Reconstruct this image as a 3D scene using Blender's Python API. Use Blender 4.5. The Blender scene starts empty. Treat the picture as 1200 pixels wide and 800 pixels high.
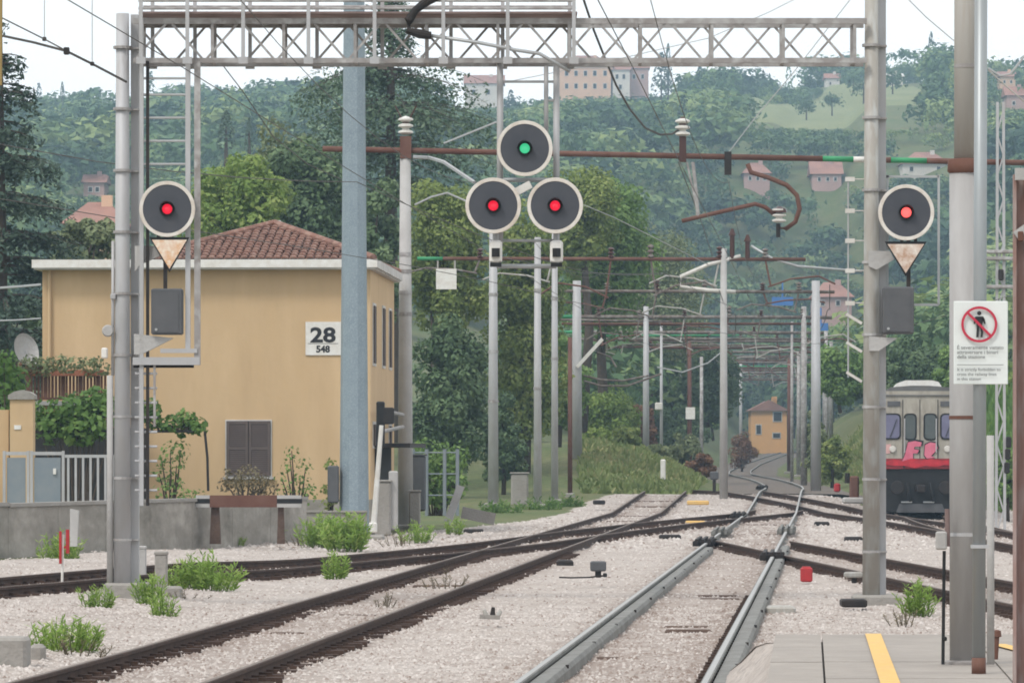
import bpy, math, random
import numpy as np
from mathutils import Vector

random.seed(7)
RNG = np.random.default_rng(11)
R = math.radians
F = 6000.0            # focal length in pixels of a 1200 px wide picture
HC = 1.85             # camera height above the near rail tops
YH = 530.0            # horizon row

# ------------------------------------------------------------ camera, sky, sun
sc = bpy.context.scene
COL = sc.collection
cam_d = bpy.data.cameras.new('camera')
cam = bpy.data.objects.new('camera', cam_d)
COL.objects.link(cam)
cam.location = (0, 0, HC)
cam.rotation_euler = (R(90), 0, 0)
cam_d.sensor_width = 36.0
cam_d.lens = 36.0 * F / 1200.0
cam_d.shift_y = (YH - 400.0) / 1200.0
cam_d.clip_start = 0.5
cam_d.clip_end = 20000
sc.camera = cam
sc.view_settings.view_transform = 'Standard'
sc.view_settings.look = 'None'
sc.view_settings.gamma = 1
sc.view_settings.exposure = 0.4
sc.cycles.filter_width = 1.8
sc.cycles.volume_bounces = 2

SUN_EL, SUN_AZ = 52.0, -140.0     # azimuth measured from +Y towards +X
world = bpy.data.worlds.new('World')
sc.world = world
world.use_nodes = True
wn, wl = world.node_tree.nodes, world.node_tree.links
wn.clear()
w_out = wn.new('ShaderNodeOutputWorld')
w_mix = wn.new('ShaderNodeMixShader')
w_sky = wn.new('ShaderNodeTexSky')
w_sky.sky_type = 'NISHITA'
w_sky.sun_disc = False
w_sky.sun_elevation = R(SUN_EL)
w_sky.sun_rotation = R(SUN_AZ)
w_bg = wn.new('ShaderNodeBackground')
w_bg.inputs['Strength'].default_value = 0.1
wl.new(w_sky.outputs[0], w_bg.inputs['Color'])
w_tc = wn.new('ShaderNodeTexCoord')
w_no = wn.new('ShaderNodeTexNoise')
w_no.inputs['Scale'].default_value = 5.0
w_no.inputs['Detail'].default_value = 5.0
wl.new(w_tc.outputs['Generated'], w_no.inputs['Vector'])
w_cr = wn.new('ShaderNodeValToRGB')
w_cr.color_ramp.elements[0].position = 0.3
w_cr.color_ramp.elements[0].color = (0.90, 0.92, 0.95, 1)
w_cr.color_ramp.elements[1].position = 0.7
w_cr.color_ramp.elements[1].color = (1.0, 1.0, 1.0, 1)
wl.new(w_no.outputs[0], w_cr.inputs[0])
w_bg2 = wn.new('ShaderNodeBackground')
w_bg2.inputs['Strength'].default_value = 1.08
wl.new(w_cr.outputs[0], w_bg2.inputs['Color'])
w_mix.inputs[0].default_value = 0.88
wl.new(w_bg.outputs[0], w_mix.inputs[1])
wl.new(w_bg2.outputs[0], w_mix.inputs[2])
wl.new(w_mix.outputs[0], w_out.inputs[0])

sun_d = bpy.data.lights.new('sun', 'SUN')
sun_d.energy = 1.5
sun_d.angle = R(12)
sun_d.color = (1.0, 0.96, 0.9)
sun = bpy.data.objects.new('sun', sun_d)
COL.objects.link(sun)
_sd = Vector((math.sin(R(SUN_AZ)) * math.cos(R(SUN_EL)), math.cos(R(SUN_AZ)) * math.cos(R(SUN_EL)), math.sin(R(SUN_EL))))
sun.rotation_euler = _sd.to_track_quat('Z', 'Y').to_euler()
sun.location = (-30, -30, 60)


# ------------------------------------------------------------ helpers
def P(x, y, d):
    """point that stands d metres down the line and shows at picture position x, y"""
    return np.array(((x - 600.0) * d / F, d, HC - (y - YH) * d / F))


def PX(x, d):
    return (x - 600.0) * d / F


def PZ(y, d):
    return HC - (y - YH) * d / F


def sstep(a, b, x):
    t = np.clip((np.asarray(x, float) - a) / (b - a), 0, 1)
    return t * t * (3 - 2 * t)


ORIG = {}


class MB:
    def __init__(self):
        self.v, self.f = [], []

    def add(self, vs, fs):
        o = len(self.v)
        self.v.extend([tuple(map(float, p)) for p in vs])
        self.f.extend([tuple(i + o for i in f) for f in fs])
        return self

    def box(self, x0, x1, y0, y1, z0, z1):
        return self.add([(x0, y0, z0), (x1, y0, z0), (x1, y1, z0), (x0, y1, z0), (x0, y0, z1), (x1, y0, z1), (x1, y1, z1), (x0, y1, z1)],
                        [(0, 3, 2, 1), (4, 5, 6, 7), (0, 1, 5, 4), (1, 2, 6, 5), (2, 3, 7, 6), (3, 0, 4, 7)])

    def cbox(self, c, sx, sy, sz):
        return self.box(c[0] - sx / 2, c[0] + sx / 2, c[1] - sy / 2, c[1] + sy / 2, c[2] - sz / 2, c[2] + sz / 2)

    def bbox(self, c, sx, sy, sz, b=0.02):
        """box with chamfered edges"""
        pts = []
        for dz, ins in ((-1, 1), (-1, 0), (1, 0), (1, 1)):
            zz = c[2] + dz * (sz / 2 - (0 if ins else b))
            i = b if ins else 0
            a, e = sx / 2 - i, sy / 2 - i
            k = b
            for (px, py) in ((-a + k, -e), (a - k, -e), (a, -e + k), (a, e - k), (a - k, e), (-a + k, e), (-a, e - k), (-a, -e + k)):
                pts.append((c[0] + px, c[1] + py, zz))
        fs = [tuple(range(7, -1, -1)), tuple(range(24, 32))]
        for l in range(3):
            for i in range(8):
                fs.append((l * 8 + i, l * 8 + (i + 1) % 8, l * 8 + 8 + (i + 1) % 8, l * 8 + 8 + i))
        return self.add(pts, fs)

    def beam(self, p0, p1, w, h, up=(0, 0, 1)):
        p0, p1 = np.array(p0, float), np.array(p1, float)
        t = p1 - p0
        t /= np.linalg.norm(t)
        up = np.array(up, float)
        if abs(t @ up) > 0.98:
            up = np.array((0, 1.0, 0))
        s = np.cross(t, up)
        s /= np.linalg.norm(s)
        u = np.cross(s, t)
        vs = []
        for p in (p0, p1):
            for (a, b) in ((-1, -1), (1, -1), (1, 1), (-1, 1)):
                vs.append(p + s * a * w / 2 + u * b * h / 2)
        return self.add(vs, [(0, 1, 2, 3), (7, 6, 5, 4), (0, 4, 5, 1), (1, 5, 6, 2), (2, 6, 7, 3), (3, 7, 4, 0)])

    def tube(self, pts, r, n=8, caps=True):
        pts = [np.array(p, float) for p in pts]
        rs = list(r) if hasattr(r, '__len__') else [r] * len(pts)
        t0 = pts[1] - pts[0]
        ref = np.array((0, 0, 1.0)) if abs(t0[2]) < 0.9 * np.linalg.norm(t0) else np.array((1.0, 0, 0))
        vs, fs = [], []
        for i, p in enumerate(pts):
            t = pts[min(i + 1, len(pts) - 1)] - pts[max(i - 1, 0)]
            t /= np.linalg.norm(t) + 1e-12
            a = np.cross(t, ref)
            a /= np.linalg.norm(a) + 1e-12
            b = np.cross(a, t)
            for k in range(n):
                an = 2 * math.pi * (k + 0.5) / n
                vs.append(p + rs[i] * (a * math.cos(an) + b * math.sin(an)))
        for i in range(len(pts) - 1):
            for k in range(n):
                k2 = (k + 1) % n
                fs.append((i * n + k, i * n + n + k, i * n + n + k2, i * n + k2))
        if caps:
            fs.append(tuple(range(n)))
            fs.append(tuple(range((len(pts) - 1) * n + n - 1, (len(pts) - 1) * n - 1, -1)))
        return self.add(vs, fs)

    def lathe(self, prof, o, axis=(0, -1, 0), n=24, up=(0, 0, 1)):
        """prof: list of (radius, distance along axis)"""
        o, ax = np.array(o, float), np.array(axis, float)
        ax /= np.linalg.norm(ax)
        up = np.array(up, float)
        if abs(ax @ up) > 0.9:
            up = np.array((1.0, 0, 0))
        a = np.cross(ax, up)
        a /= np.linalg.norm(a)
        b = np.cross(a, ax)
        vs, fs = [], []
        for (r, t) in prof:
            for k in range(n):
                an = 2 * math.pi * k / n
                vs.append(o + ax * t + max(r, 1e-4) * (a * math.cos(an) + b * math.sin(an)))
        for i in range(len(prof) - 1):
            for k in range(n):
                k2 = (k + 1) % n
                fs.append((i * n + k, i * n + k2, i * n + n + k2, i * n + n + k))
        return self.add(vs, fs)

    def prism(self, poly, off):
        poly = [np.array(p, float) for p in poly]
        off = np.array(off, float)
        n = len(poly)
        fs = [tuple(range(n)), tuple(range(2 * n - 1, n - 1, -1))]
        for i in range(n):
            j = (i + 1) % n
            fs.append((i, n + i, n + j, j))
        return self.add(poly + [p + off for p in poly], fs)

    def build(self, name, mat, parent=None, origin=None, smooth=False):
        v = np.array(self.v, float)
        if parent is not None:
            o = ORIG[parent.name]
        elif origin is not None:
            o = np.array(origin, float)
        else:
            lo, hi = v.min(0), v.max(0)
            o = np.array(((lo[0] + hi[0]) / 2, (lo[1] + hi[1]) / 2, lo[2]))
        me = bpy.data.meshes.new(name)
        me.from_pydata([tuple(p) for p in (v - o)], [], self.f)
        me.validate()
        ob = bpy.data.objects.new(name, me)
        return link(ob, mat, parent, o, smooth)


def link(ob, mat, parent, o, smooth=False):
    COL.objects.link(ob)
    if mat is not None:
        ob.data.materials.append(mat)
    if parent is not None:
        ob.parent = parent
    else:
        ob.location = tuple(o)
    ORIG[ob.name] = np.array(o, float)
    if smooth:
        ob.data.polygons.foreach_set('use_smooth', [True] * len(ob.data.polygons))
    return ob


def thing(name, label, cat, loc, group=None):
    o = bpy.data.objects.new(name, None)
    COL.objects.link(o)
    o.empty_display_size = 0.3
    o.location = tuple(map(float, loc))
    ORIG[o.name] = np.array(loc, float)
    return tag(o, label, cat, group)


def tag(o, label, cat, group=None, kind=None):
    if label:
        o['label'] = label
    if cat:
        o['category'] = cat
    if group:
        o['group'] = group
    if kind:
        o['kind'] = kind
    return o


def struct(o, label=None, cat=None, kind='structure'):
    o['kind'] = kind
    return tag(o, label, cat)


def npmesh(name, verts, nper, mat, parent=None, origin=None, tint=None, smooth=False):
    """verts: (N*nper, 3) array, each run of nper verts is one face; tint: (N,) face attribute"""
    verts = np.asarray(verts, float)
    if parent is not None:
        o = ORIG[parent.name]
    elif origin is not None:
        o = np.array(origin, float)
    else:
        lo, hi = verts.min(0), verts.max(0)
        o = np.array(((lo[0] + hi[0]) / 2, (lo[1] + hi[1]) / 2, lo[2]))
    nv = len(verts)
    nf = nv // nper
    me = bpy.data.meshes.new(name)
    me.vertices.add(nv)
    me.vertices.foreach_set('co', (verts - o).ravel())
    me.loops.add(nv)
    me.loops.foreach_set('vertex_index', np.arange(nv, dtype=np.int32))
    me.polygons.add(nf)
    me.polygons.foreach_set('loop_start', np.arange(0, nv, nper, dtype=np.int32))
    me.polygons.foreach_set('loop_total', np.full(nf, nper, dtype=np.int32))
    if tint is not None:
        at = me.attributes.new('tint', 'FLOAT', 'FACE')
        at.data.foreach_set('value', np.asarray(tint, np.float32))
    me.update(calc_edges=True)
    ob = bpy.data.objects.new(name, me)
    return link(ob, mat, parent, o, smooth)


def idxmesh(name, verts, faces, mat, parent=None, origin=None, tint=None, smooth=False):
    """verts (V,3), faces (N,k) index array"""
    verts, faces = np.asarray(verts, float), np.asarray(faces, np.int32)
    o = ORIG[parent.name] if parent is not None else np.array(origin if origin is not None else (0, 0, 0), float)
    me = bpy.data.meshes.new(name)
    me.vertices.add(len(verts))
    me.vertices.foreach_set('co', (verts - o).ravel())
    nf, k = faces.shape
    me.loops.add(nf * k)
    me.loops.foreach_set('vertex_index', faces.ravel())
    me.polygons.add(nf)
    me.polygons.foreach_set('loop_start', np.arange(0, nf * k, k, dtype=np.int32))
    me.polygons.foreach_set('loop_total', np.full(nf, k, dtype=np.int32))
    if tint is not None:
        at = me.attributes.new('tint', 'FLOAT', 'FACE')
        at.data.foreach_set('value', np.asarray(tint, np.float32))
    me.update(calc_edges=True)
    ob = bpy.data.objects.new(name, me)
    return link(ob, mat, parent, o, smooth)


# ------------------------------------------------------------ materials
MATS = {}


def mat(name, c, rough=0.7, metal=0.0, c2=None, scale=4.0, amt=0.5, bump=0.0, bscale=30.0, c3=None, detail=6.0, stretch=None, spec=0.3):
    """procedural paint / stone / metal: base colour with noise patches of c2 and a second finer tone c3"""
    if name in MATS:
        return MATS[name]
    m = bpy.data.materials.new(name)
    m.use_nodes = True
    n, l = m.node_tree.nodes, m.node_tree.links
    b = n['Principled BSDF']
    b.inputs['Roughness'].default_value = rough
    b.inputs['Metallic'].default_value = metal
    b.inputs['Specular IOR Level'].default_value = spec
    if c2 is None:
        c2 = tuple(x * 0.8 for x in c)
    geo = n.new('ShaderNodeNewGeometry')
    vec = geo.outputs['Position']
    if stretch:
        mp = n.new('ShaderNodeMapping')
        mp.inputs['Scale'].default_value = stretch
        l.new(vec, mp.inputs['Vector'])
        vec = mp.outputs[0]
    no = n.new('ShaderNodeTexNoise')
    no.inputs['Scale'].default_value = scale
    no.inputs['Detail'].default_value = detail
    no.inputs['Roughness'].default_value = 0.65
    l.new(vec, no.inputs['Vector'])
    cr = n.new('ShaderNodeValToRGB')
    cr.color_ramp.elements[0].position = 0.5 - 0.35 * (1 - amt) + 0.05
    cr.color_ramp.elements[1].position = 0.5 + 0.25
    cr.color_ramp.elements[0].color = (*c, 1)
    cr.color_ramp.elements[1].color = (*c2, 1)
    l.new(no.outputs[0], cr.inputs[0])
    colout = cr.outputs[0]
    if c3 is not None:
        no3 = n.new('ShaderNodeTexNoise')
        no3.inputs['Scale'].default_value = bscale
        no3.inputs['Detail'].default_value = 3.0
        l.new(vec, no3.inputs['Vector'])
        cr3 = n.new('ShaderNodeValToRGB')
        cr3.color_ramp.elements[0].position = 0.47
        cr3.color_ramp.elements[1].position = 0.68
        l.new(no3.outputs[0], cr3.inputs[0])
        mx = n.new('ShaderNodeMix')
        mx.data_type = 'RGBA'
        l.new(cr3.outputs[0], mx.inputs[0])
        l.new(colout, mx.inputs[6])
        mx.inputs[7].default_value = (*c3, 1)
        colout = mx.outputs[2]
    l.new(colout, b.inputs['Base Color'])
    if bump:
        nb = n.new('ShaderNodeTexNoise')
        nb.inputs['Scale'].default_value = bscale
        nb.inputs['Detail'].default_value = 4.0
        l.new(geo.outputs['Position'], nb.inputs['Vector'])
        bp = n.new('ShaderNodeBump')
        bp.inputs['Strength'].default_value = bump
        bp.inputs['Distance'].default_value = 0.05
        l.new(nb.outputs[0], bp.inputs['Height'])
        l.new(bp.outputs[0], b.inputs['Normal'])
    MATS[name] = m
    return m


def leafmat(name, c0, c1, c2, trans=0.3):
    """foliage: per-leaf tint attribute picks among three greens"""
    if name in MATS:
        return MATS[name]
    m = bpy.data.materials.new(name)
    m.use_nodes = True
    n, l = m.node_tree.nodes, m.node_tree.links
    n.remove(n['Principled BSDF'])
    at = n.new('ShaderNodeAttribute')
    at.attribute_name = 'tint'
    cr = n.new('ShaderNodeValToRGB')
    e = cr.color_ramp.elements
    e[0].position, e[0].color = 0.0, (*c0, 1)
    e[1].position, e[1].color = 1.0, (*c2, 1)
    k = e.new(0.5)
    k.color = (*c1, 1)
    l.new(at.outputs['Fac'], cr.inputs[0])
    d = n.new('ShaderNodeBsdfPrincipled')
    d.inputs['Roughness'].default_value = 0.6
    d.inputs['Specular IOR Level'].default_value = 0.25
    t = n.new('ShaderNodeBsdfTranslucent')
    l.new(cr.outputs[0], d.inputs['Base Color'])
    l.new(cr.outputs[0], t.inputs['Color'])
    mx = n.new('ShaderNodeMixShader')
    mx.inputs[0].default_value = trans
    l.new(d.outputs[0], mx.inputs[1])
    l.new(t.outputs[0], mx.inputs[2])
    l.new(mx.outputs[0], n['Material Output'].inputs[0])
    MATS[name] = m
    return m


def tintmat(name, c0, c1, c2, rough=0.9):
    if name in MATS:
        return MATS[name]
    m = leafmat(name, c0, c1, c2, 0.0)
    return m


def emit(name, c, s, body=None):
    m = bpy.data.materials.new(name)
    m.use_nodes = True
    b = m.node_tree.nodes['Principled BSDF']
    n, l = m.node_tree.nodes, m.node_tree.links
    no = n.new('ShaderNodeTexVoronoi')
    no.inputs['Scale'].default_value = 60
    b.inputs['Base Color'].default_value = (*(body or c), 1)
    b.inputs['Emission Color'].default_value = (*c, 1)
    mr = n.new('ShaderNodeMapRange')
    mr.inputs[3].default_value = s * 0.75
    mr.inputs[4].default_value = s * 1.3
    l.new(no.outputs[0], mr.inputs[0])
    l.new(mr.outputs[0], b.inputs['Emission Strength'])
    b.inputs['Roughness'].default_value = 0.2
    return m


M_BALLAST = mat('ballast', (0.475, 0.425, 0.385), 0.95, 0, (0.345, 0.29, 0.25), 0.5, 0.4, 1.0, 12.0, (0.31, 0.275, 0.25))
M_OLDBALLAST = mat('old_ballast', (0.125, 0.105, 0.09), 0.95, 0, (0.21, 0.165, 0.13), 0.5, 0.5, 0.8, 6.0, (0.09, 0.08, 0.07))
M_STONE = tintmat('ballast_stone', (0.22, 0.165, 0.135), (0.455, 0.405, 0.37), (0.60, 0.55, 0.51))
M_SOIL = mat('soil_grass', (0.085, 0.115, 0.035), 0.95, 0, (0.17, 0.15, 0.07), 0.12, 0.5, 0.6, 4.0, (0.06, 0.085, 0.025))
M_FIELD = mat('hay_field', (0.20, 0.215, 0.105), 0.95, 0, (0.145, 0.175, 0.075), 0.05, 0.4, 0.3, 0.4, (0.21, 0.22, 0.10))
M_RUST = mat('rail_rust', (0.045, 0.028, 0.022), 0.85, 0.0, (0.085, 0.05, 0.036), 3.0, 0.4, 0.4, 25.0)
M_RTOPD = mat('rail_top_dull', (0.13, 0.095, 0.075), 0.6, 0.3, (0.2, 0.17, 0.14), 2.0)
M_RTOP = mat('rail_top_bright', (0.36, 0.355, 0.34), 0.55, 0.4, (0.4, 0.4, 0.39), 2.0)
M_GRAIL = mat('grey_rail_steel', (0.235, 0.235, 0.22), 0.75, 0.1, (0.11, 0.105, 0.095), 2.0, 0.35, 0.4, 7.0, (0.17, 0.165, 0.15))
M_DARK = mat('dark_iron', (0.022, 0.02, 0.02), 0.7, 0.2, (0.045, 0.035, 0.03), 4.0)
M_WOOD = mat('old_sleeper', (0.085, 0.055, 0.042), 0.9, 0, (0.14, 0.095, 0.075), 4.0, 0.5, 0.6, 20.0)
M_GALV = mat('galvanised', (0.47, 0.47, 0.48), 0.55, 0.12, (0.34, 0.335, 0.33), 2.0, 0.35, 0.0, 9.0, (0.40, 0.39, 0.385), stretch=(1, 1, 0.3))
M_TRUSS = mat('weathered_truss', (0.36, 0.345, 0.335), 0.6, 0.1, (0.20, 0.175, 0.16), 2.2, 0.35, 0, 7.0, (0.42, 0.41, 0.40))
M_OLIVE = mat('olive_grey_paint', (0.39, 0.38, 0.345), 0.6, 0.05, (0.30, 0.27, 0.235), 1.6, 0.2, 0, 10.0, (0.42, 0.42, 0.40), stretch=(1, 1, 0.25))
M_PORTAL = mat('tarnished_portal', (0.17, 0.14, 0.12), 0.75, 0.05, (0.10, 0.07, 0.06), 1.2, 0.4, 0, 5.0, (0.24, 0.22, 0.20))
M_BLUEG = mat('blue_galvanised', (0.255, 0.31, 0.345), 0.5, 0.3, (0.20, 0.25, 0.285), 3.0, 0.5, 0, 30.0, (0.30, 0.355, 0.39))
M_RUSTPIPE = mat('rusty_pipe', (0.11, 0.045, 0.032), 0.8, 0.1, (0.18, 0.10, 0.075), 1.5, 0.4, 0, 20.0)
M_GREEN = mat('green_paint', (0.035, 0.27, 0.11), 0.5, 0.0, (0.05, 0.2, 0.1), 4.0)
M_WHITE = mat('white_enamel', (0.74, 0.73, 0.70), 0.5, 0, (0.6, 0.56, 0.5), 5.0, 0.3)
M_RIM = mat('worn_white_rim', (0.72, 0.69, 0.64), 0.6, 0, (0.5, 0.42, 0.34), 4.0, 0.35)
M_DISC = mat('disc_grey', (0.058, 0.062, 0.074), 0.7, 0, (0.078, 0.08, 0.09), 3.0)
M_BLACK = mat('black_paint', (0.012, 0.012, 0.013), 0.6, 0, (0.02, 0.02, 0.02), 5.0)
M_CAB = mat('grey_cabinet', (0.085, 0.087, 0.092), 0.6, 0, (0.11, 0.11, 0.115), 3.0)
M_TRI = mat('rusty_triangle', (0.78, 0.74, 0.68), 0.6, 0, (0.62, 0.30, 0.10), 5.5, 0.1, 0, 16.0, (0.76, 0.66, 0.54))
M_TRI2 = mat('white_triangle', (0.8, 0.77, 0.71), 0.6, 0, (0.34, 0.15, 0.06), 8.5, 0.02)
M_CONC = mat('concrete', (0.33, 0.31, 0.285), 0.9, 0, (0.24, 0.22, 0.195), 1.2, 0.4, 0.4, 18.0, (0.28, 0.265, 0.24))
M_CONCL = mat('pale_concrete', (0.44, 0.43, 0.415), 0.9, 0, (0.34, 0.325, 0.31), 1.5, 0.4, 0.2, 20.0)
M_WALLC = mat('stained_concrete', (0.40, 0.37, 0.33), 0.95, 0, (0.12, 0.11, 0.09), 1.7, 0.35, 0.6, 5.0, (0.25, 0.23, 0.20), stretch=(1, 0.35, 0.8))
M_SLAB = mat('platform_slab', (0.345, 0.31, 0.275), 0.9, 0, (0.25, 0.225, 0.20), 1.4, 0.4, 0.3, 8.0, (0.295, 0.265, 0.235))
M_YELLOW = mat('yellow_line', (0.70, 0.42, 0.12), 0.8, 0, (0.56, 0.38, 0.17), 5.0, 0.4, 0, 12.0, (0.66, 0.45, 0.17))
M_PLASTER = mat('ochre_plaster', (0.59, 0.425, 0.25), 0.9, 0, (0.47, 0.325, 0.185), 0.8, 0.4, 0.15, 3.5, (0.545, 0.385, 0.22), stretch=(1, 1, 0.22))
M_FASCIA = mat('white_fascia', (0.62, 0.60, 0.57), 0.8, 0, (0.38, 0.36, 0.34), 1.5, 0.4)
M_TILE = mat('roof_tile', (0.235, 0.12, 0.088), 0.9, 0, (0.13, 0.075, 0.06), 1.6, 0.5, 0.3, 5.0, (0.30, 0.19, 0.15))
M_SHUT = mat('brown_shutter', (0.10, 0.078, 0.072), 0.7, 0, (0.13, 0.10, 0.09), 2.0)
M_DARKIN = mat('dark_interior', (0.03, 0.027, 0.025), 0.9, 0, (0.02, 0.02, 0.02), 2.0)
M_FENCE = mat('grey_blue_steel', (0.20, 0.235, 0.265), 0.6, 0.1, (0.26, 0.28, 0.29), 2.0)
M_BALB = mat('brown_balcony', (0.16, 0.075, 0.05), 0.7, 0, (0.11, 0.05, 0.035), 3.0)
M_RED = mat('red_paint', (0.42, 0.03, 0.035), 0.5, 0, (0.32, 0.03, 0.03), 6.0)
M_TERRA = mat('terracotta', (0.38, 0.15, 0.09), 0.85, 0, (0.3, 0.12, 0.08), 4.0)
M_BARK = mat('bark', (0.085, 0.065, 0.05), 0.95, 0, (0.05, 0.04, 0.032), 3.0, 0.5, 0.6, 12.0)
M_PORC = mat('brown_porcelain', (0.07, 0.028, 0.02), 0.25, 0, (0.05, 0.02, 0.015), 5.0)
M_PORW = mat('white_porcelain', (0.62, 0.60, 0.56), 0.3, 0, (0.5, 0.47, 0.42), 5.0)
M_WIRE = mat('copper_wire', (0.10, 0.09, 0.08), 0.6, 0.4, (0.07, 0.07, 0.065), 3.0)
M_WIREL = mat('pale_wire', (0.42, 0.43, 0.43), 0.5, 0.4, (0.36, 0.36, 0.36), 3.0)
M_SIGNW = mat('sign_white', (0.72, 0.745, 0.72), 0.45, 0, (0.66, 0.69, 0.67), 3.0)
M_INK = mat('ink_black', (0.02, 0.02, 0.025), 0.6, 0, (0.03, 0.03, 0.03), 5.0)
M_SIGNR = mat('sign_red', (0.50, 0.03, 0.065), 0.5, 0, (0.45, 0.04, 0.07), 5.0)
M_LENSR = emit('lamp_red', (1.0, 0.015, 0.05), 0.62, (0.3, 0.01, 0.02))
M_LENSR2 = emit('lamp_red_bright', (1.0, 0.10, 0.09), 1.5, (0.3, 0.01, 0.02))
M_LENSG = emit('lamp_green', (0.07, 0.75, 0.34), 0.55, (0.02, 0.2, 0.1))

L_WEED = leafmat('leaf_weed', (0.14, 0.235, 0.04), (0.24, 0.37, 0.075), (0.44, 0.52, 0.18), 0.35)
L_DARK = leafmat('leaf_dark', (0.059, 0.101, 0.048), (0.101, 0.16, 0.071), (0.203, 0.27, 0.126), 0.2)
L_MID = leafmat('leaf_mid', (0.086, 0.156, 0.04), (0.156, 0.258, 0.07), (0.296, 0.406, 0.125), 0.3)
L_LIGHT = leafmat('leaf_light', (0.113, 0.189, 0.037), (0.216, 0.304, 0.069), (0.38, 0.43, 0.14), 0.35)
L_YEL = leafmat('leaf_yellowgreen', (0.12, 0.17, 0.045), (0.22, 0.28, 0.075), (0.38, 0.41, 0.14), 0.35)
L_OLIVE = leafmat('leaf_olive', (0.117, 0.152, 0.076), (0.207, 0.248, 0.124), (0.359, 0.373, 0.193), 0.3)
L_FIR = leafmat('leaf_fir', (0.037, 0.062, 0.044), (0.062, 0.1, 0.069), (0.125, 0.156, 0.112), 0.15)
L_CEDAR = leafmat('leaf_cedar', (0.055, 0.097, 0.057), (0.097, 0.152, 0.09), (0.179, 0.235, 0.152), 0.2)
L_HILL = leafmat('leaf_hill', (0.033, 0.072, 0.039), (0.092, 0.164, 0.065), (0.263, 0.328, 0.118), 0.25)
L_GRASS = leafmat('leaf_grass', (0.10, 0.15, 0.04), (0.19, 0.235, 0.08), (0.38, 0.34, 0.17), 0.3)
L_VINE = leafmat('leaf_vine', (0.06, 0.12, 0.03), (0.12, 0.22, 0.05), (0.24, 0.34, 0.10), 0.35)
L_DRY = leafmat('leaf_dry', (0.10, 0.08, 0.05), (0.18, 0.15, 0.09), (0.30, 0.25, 0.15), 0.3)
L_RED = leafmat('leaf_russet', (0.10, 0.05, 0.03), (0.20, 0.10, 0.055), (0.28, 0.17, 0.09), 0.3)


# ------------------------------------------------------------ terrain
_ks = RNG.uniform(0.3, 1.0, (6, 2))
_ph = RNG.uniform(0, 6.28, (6, 2))


def wob(x, y, sc_, seed=0):
    """cheap smooth noise in -1..1"""
    x, y = np.asarray(x, float) / sc_, np.asarray(y, float) / sc_
    s = 0
    for i in range(5):
        a = 1.7 * i + seed
        f = 1.0 * 1.62 ** i
        s = s + 0.6 ** i * np.sin(f * (x * math.cos(a) + y * math.sin(a)) * 2.1 + a * 3.3) * np.cos(f * (y * math.cos(a * 1.3) - x * math.sin(a * 1.3)) * 1.7 + a)
    return s / 1.6


def e0(d):
    return np.interp(d, [0, 158, 172, 187, 350, 500, 650, 800, 3000], [0, 0, 0.2, 0.44, 0.42, 1.0, 1.85, 2.6, 6])


def erail(X, d):
    """rail-top level"""
    X, d = np.asarray(X, float), np.asarray(d, float)
    return e0(d) + 0.1 * sstep(-3.5, -5.5, X) * (d < 100) - 0.2 * sstep(11.2, 12.6, X) * sstep(125, 150, d) * sstep(215, 190, d)


CPATH = np.array([(9.8, 187), (11.4, 215), (13.4, 270), (15.6, 350), (19.3, 420), (24.2, 500), (34.7, 650), (46, 800), (70, 1100)])


def corr(d):
    return np.interp(d, [0, 41.1, 187] + list(CPATH[1:, 1]), [-1.75, 0.788, 9.8] + list(CPATH[1:, 0]))


def T(X, d):
    """ground level"""
    X, d = np.asarray(X, float), np.asarray(d, float)
    base = erail(X, d) - 0.19
    c = corr(d)
    far = sstep(188, 215, d)
    lb = far * 1.9 * sstep(2.0, 7.5, c - X - 0.006 * (d - 190)) * (1 + 0.1 * wob(X, d, 9))
    rb = sstep(172, 205, d) * 4.2 * sstep(2.6, 8.5, X - c) * (1 + 0.08 * wob(X, d, 8, 2))
    rb2 = sstep(150, 185, d) * 3.0 * sstep(17, 24, X) * sstep(340, 270, d)
    bank = np.maximum(np.maximum(lb, rb), rb2)
    left = 0.5 * sstep(-9.0, -11.5, X + 0.16 * (d - 88)) * sstep(80, 95, d) + 1.5 * sstep(-12, -30, X) * sstep(120, 160, d)
    px = 600 + F * X / np.maximum(d, 1)
    fm = sstep(800, 860, px) * sstep(1140, 1090, px) * sstep(900, 985, d) * sstep(1380, 1300, d)
    hr = 78 + 9 * np.clip((px - 100) / 1000, -0.5, 1.4) + 3.0 * wob(X, d * 0.3, 60, 1) * (1 - fm) + 3.0 * fm
    hill = hr * np.interp(d, [300, 450, 600, 800, 1000, 1200, 1300, 1450, 1900, 9000], [0, 0.07, 0.22, 0.48, 0.70, 0.90, 0.98, 0.95, 0.5, 0.3])
    keep = 1 - sstep(40, 4, np.abs(X - c)) * sstep(900, 720, d)
    hill = hill * keep + 2.2 * wob(X, d, 70, 4) * sstep(400, 700, d) * keep * (1 - fm)
    return base + bank + left + hill


def grid(xs, ys, zf):
    Xg, Yg = np.meshgrid(xs, ys)
    Z = zf(Xg, Yg)
    v = np.stack([Xg.ravel(), Yg.ravel(), Z.ravel()], 1)
    nx, ny = len(xs), len(ys)
    i = np.arange(nx * ny).reshape(ny, nx)
    f = np.stack([i[:-1, :-1].ravel(), i[:-1, 1:].ravel(), i[1:, 1:].ravel(), i[1:, :-1].ravel()], 1)
    return v, f


xs = np.concatenate([np.linspace(-2500, -320, 14), np.linspace(-300, -62, 30), np.linspace(-60, 90, 126), np.linspace(94, 300, 34), np.linspace(330, 2500, 14)])
ys = np.concatenate([np.linspace(-200, 20, 8), np.linspace(24, 320, 150), np.linspace(325, 1500, 130), np.linspace(1530, 2400, 20), np.linspace(2600, 9000, 8)])
v, f = grid(xs, ys, T)
terrain = struct(idxmesh('terrain', v, f, M_SOIL, smooth=True))


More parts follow.
